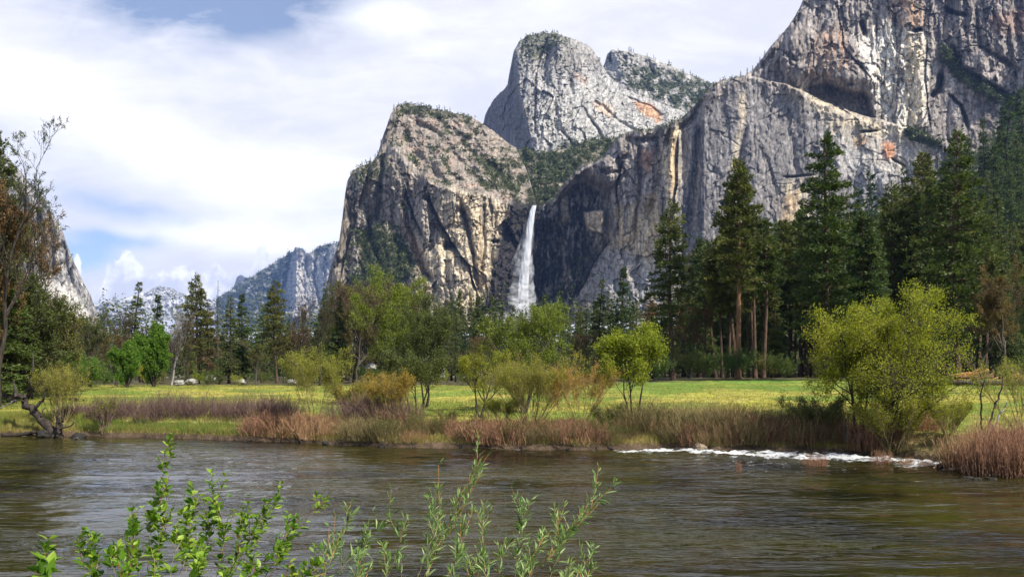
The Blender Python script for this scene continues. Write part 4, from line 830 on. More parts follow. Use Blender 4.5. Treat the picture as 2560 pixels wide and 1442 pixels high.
# slope forest at the right
nslope = 0
while nslope < 225:
    a = rnd.uniform(.40, .80); Y = 320 + 960 * rnd.random() ** 1.15; px = CX + F * a
    if 2430 < px < 2490 and 480 < Y < 1100 and rnd.random() < .8: continue
    if px < 2200 and Y > 800 and rnd.random() < .7: continue
    k = pick('fir0', 'fir1', 'fir2', 'fir0', 'fir1', 'fir2', 'cedar1'); X = a * Y; h = rnd.uniform(22, 40)
    plant(k, 'cedar_tree' if k == 'cedar1' else 'fir_tree', X, Y, h * (.6 if k == 'cedar1' else 1), 22 if k == 'cedar1' else 30, 'one of the conifers climbing the steep slope under the right end of the great wall' if Y > 600 else 'one of the conifers on the lower part of the slope at the right', 'tree', 'conifers high on the right slope' if Y > 600 else 'conifers low on the right slope', rnd.uniform(.6, .95), rng=rnd)
    nslope += 1
for px, top, D in [(2178, 430, 520), (2148, 470, 500), (2215, 462, 560), (2100, 520, 480), (2262, 420, 600)]:
    ptree('farfir1', 'fir_tree', px, top, D, 30, {2178: 'slender fir rising clear against the grey apron of the wall', 2148: 'shorter slender fir just left of the one clear against the apron', 2215: 'pointed fir just right of the slender clear one', 2100: 'far fir beside the right edge of the open crowned pine', 2262: 'far fir left of the dense pine top'}[px], 'tree', None, .9)
for px, top, D in [(2455, 300, 620), (2502, 268, 640), (2532, 240, 600), (2556, 222, 560), (2482, 365, 480), (2540, 335, 450), (2352, 405, 520), (2425, 345, 560), (2515, 405, 420), (2560, 430, 380), (2468, 430, 430), (2495, 330, 540), (2405, 400, 470), (2575, 300, 520), (2600, 260, 560), (2530, 480, 330)]:
    ptree(pick('fir0', 'fir1', 'fir2'), 'fir_tree', px, top, D, 30, 'one of the taller dark firs standing out of the slope near the upper right edge', 'tree', 'taller firs on the right slope', rnd.uniform(.75, 1.0), rng=rnd)
for k in range(34):
    a = rnd.uniform(.57, .70); Y = rnd.uniform(420, 900)
    plant('round0', 'shrub', a * Y, Y, rnd.uniform(6, 13), 9, 'one of the bright green shrubs between the dark trees on the right slope', 'shrub', 'bright green shrubs on the right slope', 1.4, rng=rnd)
# ---- left half of the forest edge
L_ = [('fir2', 'fir_tree', 352, 707, 165, 30, 'pointed fir above the left end of the bright green round trees', 1.0), ('fir1', 'fir_tree', 390, 737, 172, 30, 'slim fir just right of the pointed fir at the left', 1.0),
      ('pine2', 'pine_tree', 488, 690, 150, 36, 'tall open topped pine left of the dead topped tree', .95), ('snag', 'dead_fir_tree', 547, 700, 150, 28, 'bare dead fir with a needle thin top', .9), ('fir0', 'fir_tree', 572, 742, 155, 30, 'dark full fir right of the dead topped tree', 1.15),
      ('fir1', 'fir_tree', 608, 735, 158, 30, 'narrow fir in front of the blue distant ridge', 1.05), ('cedar0', 'cedar_tree', 655, 772, 165, 22, 'small light green conifer with an airy top before the blue ridge', .9), ('pine2', 'pine_tree', 693, 706, 150, 36, 'dark pine in front of the foot of the distant pinnacle', .9),
      ('fir2', 'fir_tree', 845, 706, 175, 30, 'dark fir against the left foot of the grey and tan cliff', 1.0), ('bare1', 'bare_tree', 428, 760, 135, 16, 'white stemmed bare tree right of the bright green round trees', .75), ('bare0', 'bare_tree', 470, 775, 135, 16, 'dark bare tree with tangled limbs under the tall open topped pine', .9),
      ('bare0', 'bare_tree', 738, 735, 130, 16, 'big leafless tree whose branches cross the distant pinnacle', .9), ('bare0', 'bare_tree', 800, 742, 128, 16, 'second leafless tree, right of the one before the pinnacle', .95), ('oak0', 'oak_tree', 885, 752, 125, 14, 'brown budding oak beneath the left cliff corner', 1.0),
      ('bare0', 'bare_tree', 290, 765, 130, 16, 'bare spreading oak left of the bright green round trees', 1.0), ('oak0', 'oak_tree', 225, 790, 120, 14, 'brown oak at the foot of the pale shoulder of rock', .9), ('brownfir', 'dead_fir_tree', 520, 750, 152, 24, 'reddish dying fir between the open pine and the dead topped tree', 1.0),
      ('snag', 'dead_fir_tree', 578, 850, 128, 28, 'short pale dead fir in front of the dark full fir', .8), ('olive0', 'oak_tree', 640, 845, 128, 13, 'small olive oak with a thick brown trunk at the meadow edge', .9), ('olive0', 'oak_tree', 180, 770, 110, 13, 'olive leaved tree right of the big brown oak at the left edge', .9),
      ('egg', 'cottonwood_tree', 385, 812, 116, 9, 'taller of the two bright green round trees at the meadow edge', .8), ('egg', 'cottonwood_tree', 318, 855, 112, 9, 'lower broader one of the two bright green round trees', 1.0), ('cedar0', 'cedar_tree', 470, 850, 140, 22, 'low yellow green cedar under the dark bare tree', 1.3),
      ('fir0', 'fir_tree', 548, 892, 135, 30, 'small dark fir beside the white boulder', 1.5)]
for k, nm, px, top, D, hr, lb, wf in L_: ptree(k, nm, px, top, D, hr, lb, 'tree', None, wf, rng=rnd)
stand(52, 130, 820, 150, 240, P_([(140, 800), (300, 820), (420, 850), (560, 820), (700, 840), (800, 800)]), ['fir0', 'fir1', 'olive0', 'oak0', 'bare0', 'oak1', 'bare0', 'fir2', 'bare0'], 'one of the mixed trees filling the left forest behind the meadow', 'mixed trees of the left forest', 26)
stand(20, 720, 1500, 130, 165, P_([(720, 860), (1500, 860)]), ['olive0', 'oak1', 'fir1', 'oak0', 'bare0'], 'one of the smaller trees at the forest edge behind the riverside willows', 'small trees of the middle forest edge', 30)
stand(24, 0, 1500, 118, 132, P_([(0, 915), (1500, 915)]), ['bush0', 'bush1', 'bush1', 'bush2'], 'one of the low green bushes along the far edge of the meadow', 'bushes along the far meadow edge', 16, 'bush', 'bush')
# ---- the big trees at the left edge
ptree('denseoak', 'oak_tree', -30, 405, 66, 14, 'huge rust and green oak filling the left edge, the pale rock shoulder behind it', 'tree', None, .42, rz=2.)
ptree('oak1', 'oak_tree', 15, 470, 74, 14, 'second rust oak wedged behind the huge one at the left edge', 'tree', None, .75, rz=5.)
ptree('oak0', 'oak_tree', 10, 580, 70, 14, 'rust leaved oak in front of the pale rock shoulder', 'tree', None, .45, rz=1.)
ptree('denseoak', 'oak_tree', -90, 470, 60, 14, 'rust oak cut off by the left edge, close in front of the huge one', 'tree', None, .6, rz=4.)
ptree('denseolive', 'oak_tree', 30, 690, 68, 13, 'olive oak filling the shade below the huge oak', 'tree', None, 1.1, rz=3.)
ptree('cedar0', 'cedar_tree', 20, 660, 80, 22, 'dark cedar deep in the shade between the left edge oaks', 'tree', None, 1.2)
ptree('fir0', 'fir_tree', 150, 760, 100, 30, 'dark fir under the foot of the pale rock shoulder', 'tree', None, 1.5)
proto('airy', T_(broadleaf(51, 18, .35, 2, ((8, .42, 40), (6, .5, 42), (5, .5, 45), (4, .45, 45)), .12, 6000, .22, up=.3, clear=.35, minr=.012, wig=.2, droop=.1), 'barkd', 'olive'))
ptree('airy', 'alder_tree', -10, 275, 58, 18, 'thin leaved tall tree whose twigs reach the highest at the left edge', 'tree', None, .75, rz=.6)
ptree('pine1', 'pine_tree', -5, 330, 72, 36, 'nearly black pine top at the left edge among paler twigs', 'tree', None, .55)
ptree('cedar0', 'cedar_tree', 75, 690, 75, 22, 'dark green cedar low behind the rust leaved oak', 'tree', None, 1.1)
ptree('denseolive', 'oak_tree', 120, 710, 80, 13, 'olive tree with drooping bare lower twigs beside the big brown oak', 'tree', None, .8)
ptree('cedar1', 'cedar_tree', -30, 600, 62, 22, 'dark cedar at the very left edge below the huge oak', 'tree', None, 1.1)
ptree('round0', 'cottonwood_tree', 190, 880, 92, 9, 'fresh green low tree left of the two round trees', 'tree', None, 1.1)
for px, top, D, k in [(60, 880, 78, 'bush1'), (130, 905, 82, 'bush0'), (235, 905, 100, 'bush0'), (20, 900, 74, 'bush1')]:
    ptree(k, 'bush', px, top, D, 3, 'one of the shady bushes under the big oaks at the left edge', 'bush', 'bushes under the left oaks', 1.3)
# trees outside the view whose reflections darken the river at the left
for X, Y, k in [(-62, 60, 'oak0'), (-52, 66, 'pine2'), (-70, 74, 'pine0')]:
    pass
# ---- wooded floor farther back reads as one mass
fw = Buf(); rg = np.random.default_rng(77); nT = 5200
yT = 260 + 1000 * rg.random(nT) ** 1.3; aT = rg.uniform(-.62, .75, nT); aT[3800:] = rg.uniform(.40, .78, 1400); yT[3800:] = rg.uniform(420, 1310, 1400); aT[4400:] = rg.uniform(-.3, .3, 800); zT = ground(aT * yT, yT); hT = rg.uniform(18, 34, nT)
nq = 64; s_ = rg.random((nT, nq)); az_ = rg.random((nT, nq)) * 6.28; rr_ = (1 - s_) * 4.2 * rg.uniform(.5, 1.1, (nT, nq)) + .3
cc = np.stack([(aT * yT)[:, None] + np.cos(az_) * rr_ * .35, yT[:, None] + np.sin(az_) * rr_ * .35, zT[:, None] + hT[:, None] * (.08 + .92 * s_)], -1).reshape(-1, 3)
dd = np.stack([np.cos(az_), np.sin(az_), -.25 + 0 * az_], -1).reshape(-1, 3) + rg.normal(0, .25, (nT * nq, 3))
leaves(fw, cc, dd, (rr_ * .55 + .7).ravel(), (rr_ * .28 + .35).ravel(), rg)
tag(fw.obj('forest', M['farfir']), 'far dark forest covering the valley floor below the cliffs', 'forest', None, 'stuff')

# ---- scrub on the rock, trees on the crests
sb = Buf()
for pts, sz, nm in SCRUB:
    m_ = 12; n_ = len(pts); off = rg.normal(0, .42, (n_, m_, 3)); off[..., 2] = np.abs(off[..., 2]) * .9
    c = (pts[:, None] + off * sz[:, None, None] + np.array([0, -1.2, 0])).reshape(-1, 3)
    d = off.reshape(-1, 3) + rg.normal(0, .5, (n_ * m_, 3)); ln = np.repeat(sz, m_) * rg.uniform(.5, 1.0, n_ * m_)
    leaves(sb, c, d, ln, ln * .6, rg, np.clip(np.repeat(rg.random(n_), m_) * .6 + rg.random(n_ * m_) * .4, 0, 1))
tag(sb.obj('scrub', M['scrub']), 'dark green brush growing over the ledges and slopes of the cliffs', 'scrub', None, 'stuff')
def crest(nm, px, dpy, h, label, group):
    p, py, D, top = SURF[nm]; j = int(np.argmin(abs(p - px))); k = int(np.argmin(abs(py[:, j] - (top[j] + dpy))))
    d = float(D[k, j]) + 3; plant(pick('farfir0', 'farfir1', 'farfir2'), 'conifer_tree', (px - CX) / F * d, d, h, 30, label, 'tree', group, rnd.uniform(.9, 1.25), z=CZ + (HY - float(py[k, j])) / F * d - 1.5, rng=rnd)
for px in (985, 996, 1012, 1030, 1045, 1062, 1078, 1098, 1106, 1112, 1125, 1144, 1152, 1170): crest('lower_cathedral_cliff', px, 2, rnd.uniform(9, 17), 'one of the tiny conifers along the summit of the cliff left of the fall', 'tiny conifers on the left cliff summit')
for px in (938, 944, 952, 876, 905, 925): crest('lower_cathedral_cliff', px, 2, rnd.uniform(10, 17), 'one of the tiny conifers clinging to the left shoulder of that cliff', 'tiny conifers on the cliff shoulder')
for px in (1302, 1326, 1331, 1338, 1352, 1381, 1386, 1404, 1266, 1466): crest('middle_cathedral_peak', px, 2, rnd.uniform(6, 15), 'one of the tiny trees on top of the pale rounded peak', 'tiny trees on the pale peak')
for px in (1545, 1573, 1578, 1583, 1618, 1634, 1639, 1672, 1708, 1726, 1731): crest('higher_cathedral_peak', px, 1, rnd.uniform(11, 26), 'one of the tiny trees on the small summit behind the pale peak', 'tiny trees on the small summit')
for px in (1882, 1893, 1900, 1912, 1948, 1800, 1830, 1852, 1868, 1745, 1770): crest('leaning_tower_cliff', px, 2, rnd.uniform(8, 15), 'one of the tiny conifers on the skyline of the great right wall', 'tiny conifers on the right wall skyline')
for i_ in range(44): crest('sentinel_ridge', 556 + i_ * 6.6 + rnd.uniform(-3, 3), 1, rnd.uniform(22, 38), 'one of the bluish trees along the distant ridge line', 'trees along the distant ridge line')
for i_ in range(16):
    px = rnd.uniform(1210, 1500); crest('hanging_valley', px, rnd.uniform(10, 90), rnd.uniform(10, 18), 'one of the small conifers in the scrubby hollow above the fall', 'small conifers above the fall')
# ---------------------------------------------------------------- far bank: willows, thickets, grass
def uniq(key, wf, bark, mt, name, px, base, D, H, label, cat='tree', rz=0., tn='trunk', cn='crown', wfx=1.0, top=None):
    if key not in PROTO: proto(key, T_(wf, bark, mt, tn, cn))
    X, Y = at(px, D); z = grnd(X, Y); h = (CZ + (HY - top) / F * D - z) if top else H
    return plant(key, name, X, Y, h, H, label, cat, None, wfx, rz=rz, z=z)
W_ = dict(up=.35, minr=.0045)
# big bright tree at the right: three main stems, broad domed crown
uniq('bigright', broadleaf(61, 7.6, .30, 5, ((13, .46, 58), (8, .50, 44), (6, .5, 45), (4, .5, 45)), .10, 52000, .10, up=.10, clear=.05, wig=.16, minr=.0045, spreadbase=.35, asp=.6, jit=.5, gaps=.03), 'bark', 'lime', 'alder_tree', 2235, 0, 35.9, 7.6, 'big bright lime green tree on the right bank beside the rapids', top=712, rz=.9, wfx=.92)
uniq('bigleft', broadleaf(62, 6.5, .36, 3, ((9, .50, 52), (8, .50, 44), (6, .5, 45), (4, .45, 45)), .12, 20000, .09, up=.12, clear=.25, wig=.2, minr=.0045, asp=.6, jit=.5, droop=.2), 'barkd', 'lime', 'alder_tree', 2140, 0, 36.6, 6.5, 'thinner leaning tree touching the left side of the big bright tree', top=765, rz=2.4, wfx=.72)
uniq('mid1590', broadleaf(63, 5.6, .30, 3, ((8, .46, 46), (7, .5, 44), (5, .5, 45), (4, .5, 45)), .125, 15000, .075, up=.2, clear=.3, wig=.14, minr=.0045, asp=.6, jit=.4), 'barkd', 'lime', 'alder_tree', 1585, 0, 40.5, 5.6, 'slender green tree with three dark stems before the meadow', top=805, rz=.3)
uniq('mid1310', broadleaf(64, 9.5, .34, 4, ((9, .46, 44), (8, .5, 44), (6, .5, 45), (4, .5, 45)),   .15, 22000, .12, up=.3, clear=.25, wig=.12, minr=.006, asp=.6, jit=.4), 'bark', 'leafg', 'alder_tree', 1310, 0, 52, 9.5, 'bright green tree rising in front of the waterfall foot', top=752, rz=1.1, wfx=1.1)
uniq('mid1200', broadleaf(65, 6, .4, 2, ((8, .5, 46), (7, .5, 44), (6, .5, 45), (4, .5, 45)), .12, 12000, .14, up=.25, clear=.3, wig=.14, minr=.0055, asp=.6, jit=.4), 'barkd', 'willow', 'alder_tree', 1200, 0, 46, 6, 'dark trunked tree forking low left of the bright tree by the fall', top=868, rz=.2)
uniq('tall1000', broadleaf(66, 15, .26, 4, ((10, .36, 44), (8, .5, 44), (6, .5, 45), (4, .45, 45)), .16, 24000, .15, up=.22, clear=.3, wig=.13, minr=.0075, asp=.6, jit=.4, droop=.15), 'bark', 'leafg', 'cottonwood_tree', 985, 0, 62, 15, 'tall thin leaved tree crossing the foot of the grey and tan cliff', top=662, rz=.5, wfx=1.0)
uniq('tall1060', broadleaf(67, 11, .22, 3, ((9, .4, 42), (8, .5, 44), (6, .5, 45), (4, .45, 45)), .15, 18000, .13, up=.3, clear=.25, wig=.12, minr=.007, asp=.6, jit=.4), 'barkd', 'olive', 'cottonwood_tree', 1065, 0, 57, 11, 'darker upright tree just right of the tall thin leaved tree', top=735, rz=1.5)
uniq('bank1040', broadleaf(68, 4.8, .34, 3, ((8, .5, 46), (7, .5, 44), (6, .5, 45)), .12, 11000, .09, up=.2, clear=.35, wig=.12, asp=.6, jit=.4, **{'minr': .0055}), 'barkd', 'olive', 'alder_tree', 1040, 0, 44.6, 4.8, 'two dark stems with olive leaves right of the amber bush', top=868, rz=2.5, wfx=1.15)
# willows
def willow(seed, key, px, D, H, top, mt, label, n_=16, spread=.75, nl=5200, wfx=1., rz=0, bark='twig', lv=((8, .42, 26), (6, .5, 30), (4, .5, 35)), clear=.32, lsz=.115, up=.3):
    uniq(key, broadleaf(seed, H, spread, n_, lv, lsz, nl, .032, up=up, clear=clear, wig=.10, minr=.0042, asp=.42, jit=.35, spreadbase=.3), bark, mt, 'willow', px, 0, D, H, label, 'shrub', rz, 'stems', 'foliage', wfx, top)
willow(71, 'w785', 785, 43.4, 5.2, 865, 'willow', 'vase shaped yellow willow with bare fanning stems at the water edge', 14, .50, 13000, clear=.45)
willow(72, 'w975', 975, 42.0, 4.0, 925, 'amber', 'bushy willow with amber tips left of the two dark stems', 24, .5, 13000)
willow(73, 'w940', 915, 43.6, 3.2, 985, 'willow', 'low pale willow left of the amber tipped bush', 14, .7, 3500, bark='tan')
willow(74, 'w1330', 1330, 40.2, 5.0, 880, 'willow', 'widest yellow green willow in the centre of the bank', 34, .78, 21000)
willow(75, 'w1420', 1450, 40.4, 4.6, 905, 'amber', 'willow of long slanting stems with orange shoots right of the widest willow', 18, .95, 9000, bark='tan')
willow(76, 'w1240', 1255, 40.6, 3.2, 985, 'lime', 'low green willow left of the widest willow', 18, .8, 10000)
willow(77, 'w145', 150, 47.4, 4.6, 905, 'willow', 'yellow green willow sprouting above the leaning trunk at the left', 16, .55, 8000, clear=.3)
willow(78, 'w260', 262, 46.5, 2.7, 985, 'willow', 'narrow small willow at the left end of the purple thicket', 12, .3, 1800, bark='plum')
willow(79, 'w2545', 2560, 33.5, 4.2, 880, 'willow', 'loose willow at the right edge above the red thicket', 12, .7, 5000)
willow(80, 'w2330', 2370, 34.0, 2.6, 990, 'lime', 'low green shrub against the right side of the big bright tree', 16, .9, 7000, clear=.1)
willow(81, 'w2030', 2045, 38.0, 2.4, 985, 'olive', 'dark leafy shrub under the left side of the big bright tree', 18, .9, 9000, clear=.1)
willow(82, 'w1500', 1525, 40.0, 2.2, 1010, 'olive', 'dark green shrub under the slender three stemmed tree', 18, .9, 7000, clear=.1)
willow(83, 'w880', 880, 50, 2.0, 938, 'amber', 'small golden bush out on the meadow', 14, .8, 4200, clear=.15)
willow(84, 'w1110', 1120, 41.4, 2.0, 1020, 'olive', 'low olive bush beneath the gap before the meadow', 12, .9, 3200, clear=.15)
willow(85, 'w2230', 2235, 35.0, 2.6, 985, 'lime', 'low leafy shoots filling the foot of the big bright tree', 18, .9, 9000, clear=.08)
# thickets of bare stems
proto('thicket_a', [('stems', thicket(91), M['plum'])]); proto('thicket_b', [('stems', thicket(92, 1.2, .8, 1.4, 170), M['plum'])])
proto('thicket_r', [('stems', thicket(93, 1.3, .8, 1.3, 190, .011, 3), M['red'])]); proto('thicket_t', [('stems', thicket(94, 1.2, .8, 1.1, 200, .011, 2, .4), M['tan'])])
proto('thicket_x', [('stems', thicket(95, 1.5, .9, 1.6, 260, .011, 4, .5), M['twig'])])
proto('leafy_t', [('stems', thicket(96, 1.5, .9, 1.6, 200, .011, 4, .5), M['twig']), ('foliage', broadleaf(97, 1.7, 1.1, 14, ((6, .5, 40), (5, .5, 45)), .09, 2200, .02, clear=.2, asp=.5, jit=.5)[1], M['olive'])])
def row(n_, lo, hi, tlo, thi, hlo, hhi, keys, label, group, wf=1.0, name='thicket_shrub', hf=None):
    for i_ in range(n_):
        px = lo + (hi - lo) * (i_ + .2 + .6 * rnd.random()) / n_
        D = 42.0
        for _ in range(6): D = float(bank((px - CX) / F * D)) + rnd.uniform(tlo, thi) * .0 + (tlo + thi) / 2
        D += rnd.uniform(-1, 1) * (thi - tlo) / 2; k = rnd.choice(keys); X, Y = at(px, D); h = rnd.uniform(hlo, hhi) * (hf(px) if hf else 1)
        plant(k, name, X, Y, h, {'thicket_a': 1.5, 'thicket_b': 1.4, 'thicket_r': 1.3, 'thicket_t': 1.1, 'thicket_x': 1.6, 'leafy_t': 1.6}[k], label, 'shrub', group, wf * rnd.uniform(.85, 1.2), rz=rnd.uniform(-.5, .5) + (3.14 if rnd.random() < .5 else 0))
row(17, 235, 740, 1.7, 3.6, 1.0, 1.8, ['thicket_a', 'thicket_b'], 'one of the bare purple brown shrubs in the long thicket on the left bank', 'purple thicket on the left bank', .85, hf=P_([(235, .8), (300, 1.15), (400, .95), (700, 1.1)]))
row(6, 150, 240, 2.5, 4, .8, 1.1, ['thicket_a'], 'one of the low purple shrubs between the leaning trunk and the long thicket', 'low purple shrubs by the leaning trunk', .9)
row(10, 640, 810, .2, 1.4, .9, 1.5, ['thicket_t', 'thicket_r'], 'one of the tan and red stemmed shrubs at the foot of the vase shaped willow', 'tan shrubs under the vase shaped willow')
row(22, 790, 1250, .1, 1.7, .7, 1.5, ['thicket_t', 'thicket_r', 'thicket_x', 'thicket_t', 'leafy_t'], 'one of the orange red bare shrubs along the water below the amber tipped bush', 'orange red shrubs on the middle bank')
row(6, 880, 1010, 1.5, 2.6, 1.4, 1.9, ['thicket_a', 'thicket_x'], 'one of the dark bare shrubs around the amber tipped bush', 'dark shrubs round the amber tipped bush')
row(16, 1240, 1580, .1, 1.5, .9, 1.5, ['thicket_r', 'thicket_x', 'leafy_t'], 'one of the tangled shrubs under the widest willow', 'tangled shrubs under the widest willow')
row(20, 1560, 2090, .5, 2.6, 1.2, 1.75, ['thicket_x', 'leafy_t', 'thicket_x', 'leafy_t', 'thicket_t'], 'one of the dense brown shrubs above the rapids', 'dense brown shrubs above the rapids', 1.0)
row(14, 1640, 2110, .1, .9, .9, 1.3, ['thicket_r', 'thicket_x'], 'one of the red stemmed shrubs overhanging the rapids', 'red shrubs overhanging the rapids')
row(7, 2120, 2330, .1, .9, 1.0, 1.5, ['thicket_r'], 'one of the red shoots under the big bright tree', 'red shoots under the big bright tree', .8)
for i_ in range(13):
    px = 2432 + i_ * 13 + rnd.uniform(-6, 6); D = rnd.uniform(28.8, 31.6) - (px - 2405) * .006
    X, Y = at(px, D); plant(pick('thicket_r', 'thicket_t', 'thicket_r'), 'thicket_shrub', X, Y, rnd.uniform(1.5, 2.1), 1.3, 'one of the pinkish red shrubs of the big clump at the lower right edge', 'shrub', 'pinkish red clump at the right edge', .6, z=-.05 + rnd.uniform(0, .35), rz=rnd.uniform(-.5, .5))
for px, py, h, w_, k, lb in [(1846, 1178, .55, .22, 'thicket_r', 'tiny tuft of red twigs standing in the river below the rapids'), (2040, 1163, .6, .9, 'thicket_r', 'low clump of drowned red twigs left of the big tree, in the rapids'), (2205, 1160, .75, .8, 'thicket_r', 'clump of red twigs in white water under the big bright tree'), (2265, 1163, .5, .5, 'thicket_t', 'small tan twig clump in the rapids right of the red one'), (2315, 1168, .5, .5, 'thicket_t', 'dry tan tussock at the right end of the rapids')]:
    D = CZ * F / (py - HY); X, Y = at(px, D); plant(k, 'twig_clump', X, Y, h, 1.3, lb, 'shrub', None, w_ / h * .75 * 1.3 * .6, z=-.05, rz=.2)
# trees and driftwood built one by one
def limb(name, pts, rads, mat, label=None, cat=None, parent=None, sides=8, k=14, seed=0, wob=.03, origin=None):
    """a knotty limb through the given points (photo column, photo row, distance)"""
    P = np.array([W3(*p) for p in pts]); q = np.linspace(0, 1, k); qp = np.linspace(0, 1, len(pts))
    Pc = np.stack([np.interp(q, qp, P[:, i]) for i in range(3)], 1); rg_ = np.random.default_rng(seed); Pc[1:-1] += rg_.normal(0, wob, (k - 2, 3))
    rr = np.interp(q, np.linspace(0, 1, len(rads)), rads) * rg_.uniform(.85, 1.15, k)
    o3 = Pc[0] if origin is None else np.array(origin)
    B = Buf(); tubes(B, (Pc - o3)[None], rr[None], sides); V = np.concatenate(B.V)
    B.F[4].append(np.array([[0, 1, 2, 3]])) if sides == 4 else B.F.setdefault(sides, []).extend([np.arange(sides)[None], np.arange((k - 1) * sides, k * sides)[None]])
    ob = B.obj(name, mat, parent, smooth=False)
    if origin is None: ob.location = o3
    if label: tag(ob, label, cat)
    return ob
def W3(px, py, D): return ((px - CX) / F * D, D, CZ + (HY - py) / F * D)
DL = 46.0; o0 = W3(140, 1092, DL)
le = tag(empty('leaning_tree', o0), 'dark leaning broken tree trunk reaching left from the water edge', 'tree')
kw = dict(parent=le, origin=o0)
limb('trunk', [(142, 1094, DL), (118, 1065, DL), (88, 1030, DL + .3), (62, 1005, DL + .4), (42, 985, DL + .5), (38, 972, DL + .5)], [.36, .27, .22, .19, .17, .08], M['barkd'], seed=1, wob=.06, k=18, **kw)
limb('branch', [(40, 990, DL), (36, 965, DL), (33, 948, DL)], [.09, .06, .03], M['bark'], seed=2, **kw)
limb('branch', [(58, 1000, DL), (68, 975, DL), (78, 935, DL - .3), (84, 900, DL - .4), (82, 880, DL - .4)], [.09, .07, .05, .035, .02], M['bark'], seed=3, **kw)
limb('branch', [(86, 1026, DL), (98, 1008, DL), (110, 995, DL), (112, 975, DL), (120, 968, DL)], [.11, .09, .07, .06, .04], M['barkd'], seed=4, **kw)
limb('branch', [(40, 1000, DL), (20, 1010, DL), (-5, 1022, DL)], [.05, .035, .02], M['barkw'], seed=5, **kw)
limb('branch', [(100, 1050, DL), (105, 1030, DL), (112, 1018, DL)], [.05, .035, .02], M['barkd'], seed=6, **kw)
o0 = W3(147, 1095, 45.6); se = tag(empty('forked_stump', o0), 'black forked stump standing upright where the leaning trunk meets the water', 'stump'); kw = dict(parent=se, origin=o0)
limb('trunk', [(148, 1104, 45.6), (148, 1085, 45.6), (150, 1068, 45.6)], [.30, .2, .14], M['barkd'], seed=7, **kw)
limb('fork', [(149, 1072, 45.6), (142, 1055, 45.6), (146, 1035, 45.6), (147, 1022, 45.6)], [.12, .1, .08, .04], M['barkd'], seed=8, **kw); limb('fork', [(150, 1070, 45.6), (156, 1050, 45.6), (158, 1030, 45.6)], [.11, .09, .04], M['barkd'], seed=9, **kw)
limb('fork', [(150, 1070, 45.5), (170, 1066, 45.3), (188, 1056, 45.2), (172, 1046, 45.2)], [.06, .045, .035, .015], M['bark'], seed=10, **kw)
limb('fallen_log', [(-40, 1088, 46.4), (20, 1088, 46.2), (50, 1086, 46.2), (85, 1080, 46.1), (118, 1075, 46.1)], [.14, .13, .12, .1, .06], M['barkd'], 'long dark log lying at the water edge at the lower left of the bank', 'log', seed=11)
limb('driftwood_branch', [(181, 1105, 44.6), (186, 1096, 44.6), (193, 1094, 44.6), (199, 1100, 44.6), (201, 1106, 44.6)], [.05, .05, .05, .04, .03], M['bark'], 'small curved branch arching out of the river at the left', 'branch', sides=6, seed=12, wob=.01)
rl = tag(empty('uprooted_log', W3(205, 1008, 70)), 'short dark uprooted log lying on the left meadow', 'log'); kw = dict(parent=rl, origin=W3(205, 1008, 70))
limb('log', [(190, 1010, 70), (205, 1008, 70.3), (226, 1009, 70.6)], [.22, .2, .12], M['bark'], seed=13, **kw); limb('root_plate', [(186, 1012, 70), (186, 1004, 70), (190, 998, 70)], [.5, .45, .2], M['barkd'], seed=14, **kw); limb('branch', [(205, 1006, 70.2), (210, 1000, 70.1), (207, 996, 70)], [.06, .05, .02], M['barkd'], seed=15, **kw)
limb('fallen_log', [(2140, 957, 92), (2260, 955, 90), (2390, 956, 88), (2480, 957, 87), (2600, 957, 86)], [.18, .22, .28, .26, .22], M['bark'], 'very long pale log lying across the right side of the meadow', 'log', k=30, seed=16)
limb('stump', [(2117, 1105, 35.6), (2113, 1075, 35.6), (2112, 1050, 35.6), (2108, 1033, 35.6)], [.06, .05, .04, .02], M['bark'], 'pale broken stub standing under the left side of the big bright tree', 'stump', seed=17)
limb('driftwood_log', [(2330, 1172, 30.6), (2370, 1160, 30.8), (2410, 1152, 31.0), (2425, 1140, 31.1)], [.06, .14, .13, .03], M['tan'], 'tan driftwood log caught at the right end of the rapids', 'log', seed=18)
limb('driftwood_log', [(2345, 1166, 30.5), (2400, 1166, 30.5), (2440, 1170, 30.4)], [.08, .16, .1], M['barkd'], 'black wet log under the tan driftwood at the right', 'log', seed=19)
limb('dead_sapling', [(2455, 1080, 31.5), (2452, 1010, 31.5), (2456, 950, 31.5), (2451, 930, 31.5)], [.04, .035, .025, .01], M['barkd'], 'thin dark dead sapling standing upright from the red clump', 'sapling', seed=20, sides=6)
limb('dead_sapling', [(2455, 1110, 31.2), (2480, 1040, 31.3), (2498, 990, 31.4), (2508, 930, 31.4)], [.05, .045, .035, .01], M['bark'], 'curving dead sapling right of the upright thin one', 'sapling', seed=21, sides=6)
limb('dead_sapling', [(2470, 1095, 31.0), (2495, 1050, 31.1), (2516, 1002, 31.1)], [.035, .04, .02], M['barkw'], 'white barked dead stem slanting right from the red clump', 'sapling', seed=22, sides=6)
for i_, (pts, mt, lb) in enumerate([([(868, 1086, 41), (900, 1102, 40.6), (925, 1117, 40.3)], 'barkw', 'pale bare branch slanting into the water in the middle bank tangle'), ([(940, 1104, 40.5), (958, 1110, 40.3), (972, 1117, 40)], 'barkw', 'short pale branch right of the slanting one'), ([(860, 1112, 40.8), (890, 1117, 40.4), (920, 1119, 40.2)], 'barkd', 'dark soaked branch lying in the middle bank tangle'), ([(735, 1085, 42.2), (742, 1102, 42), (740, 1116, 41.8)], 'barkd', 'dark root stub hanging at the foot of the vase shaped willow')]):
    limb('driftwood_branch', pts, [.05, .045, .02], M[mt], lb, 'branch', sides=6, seed=30 + i_)
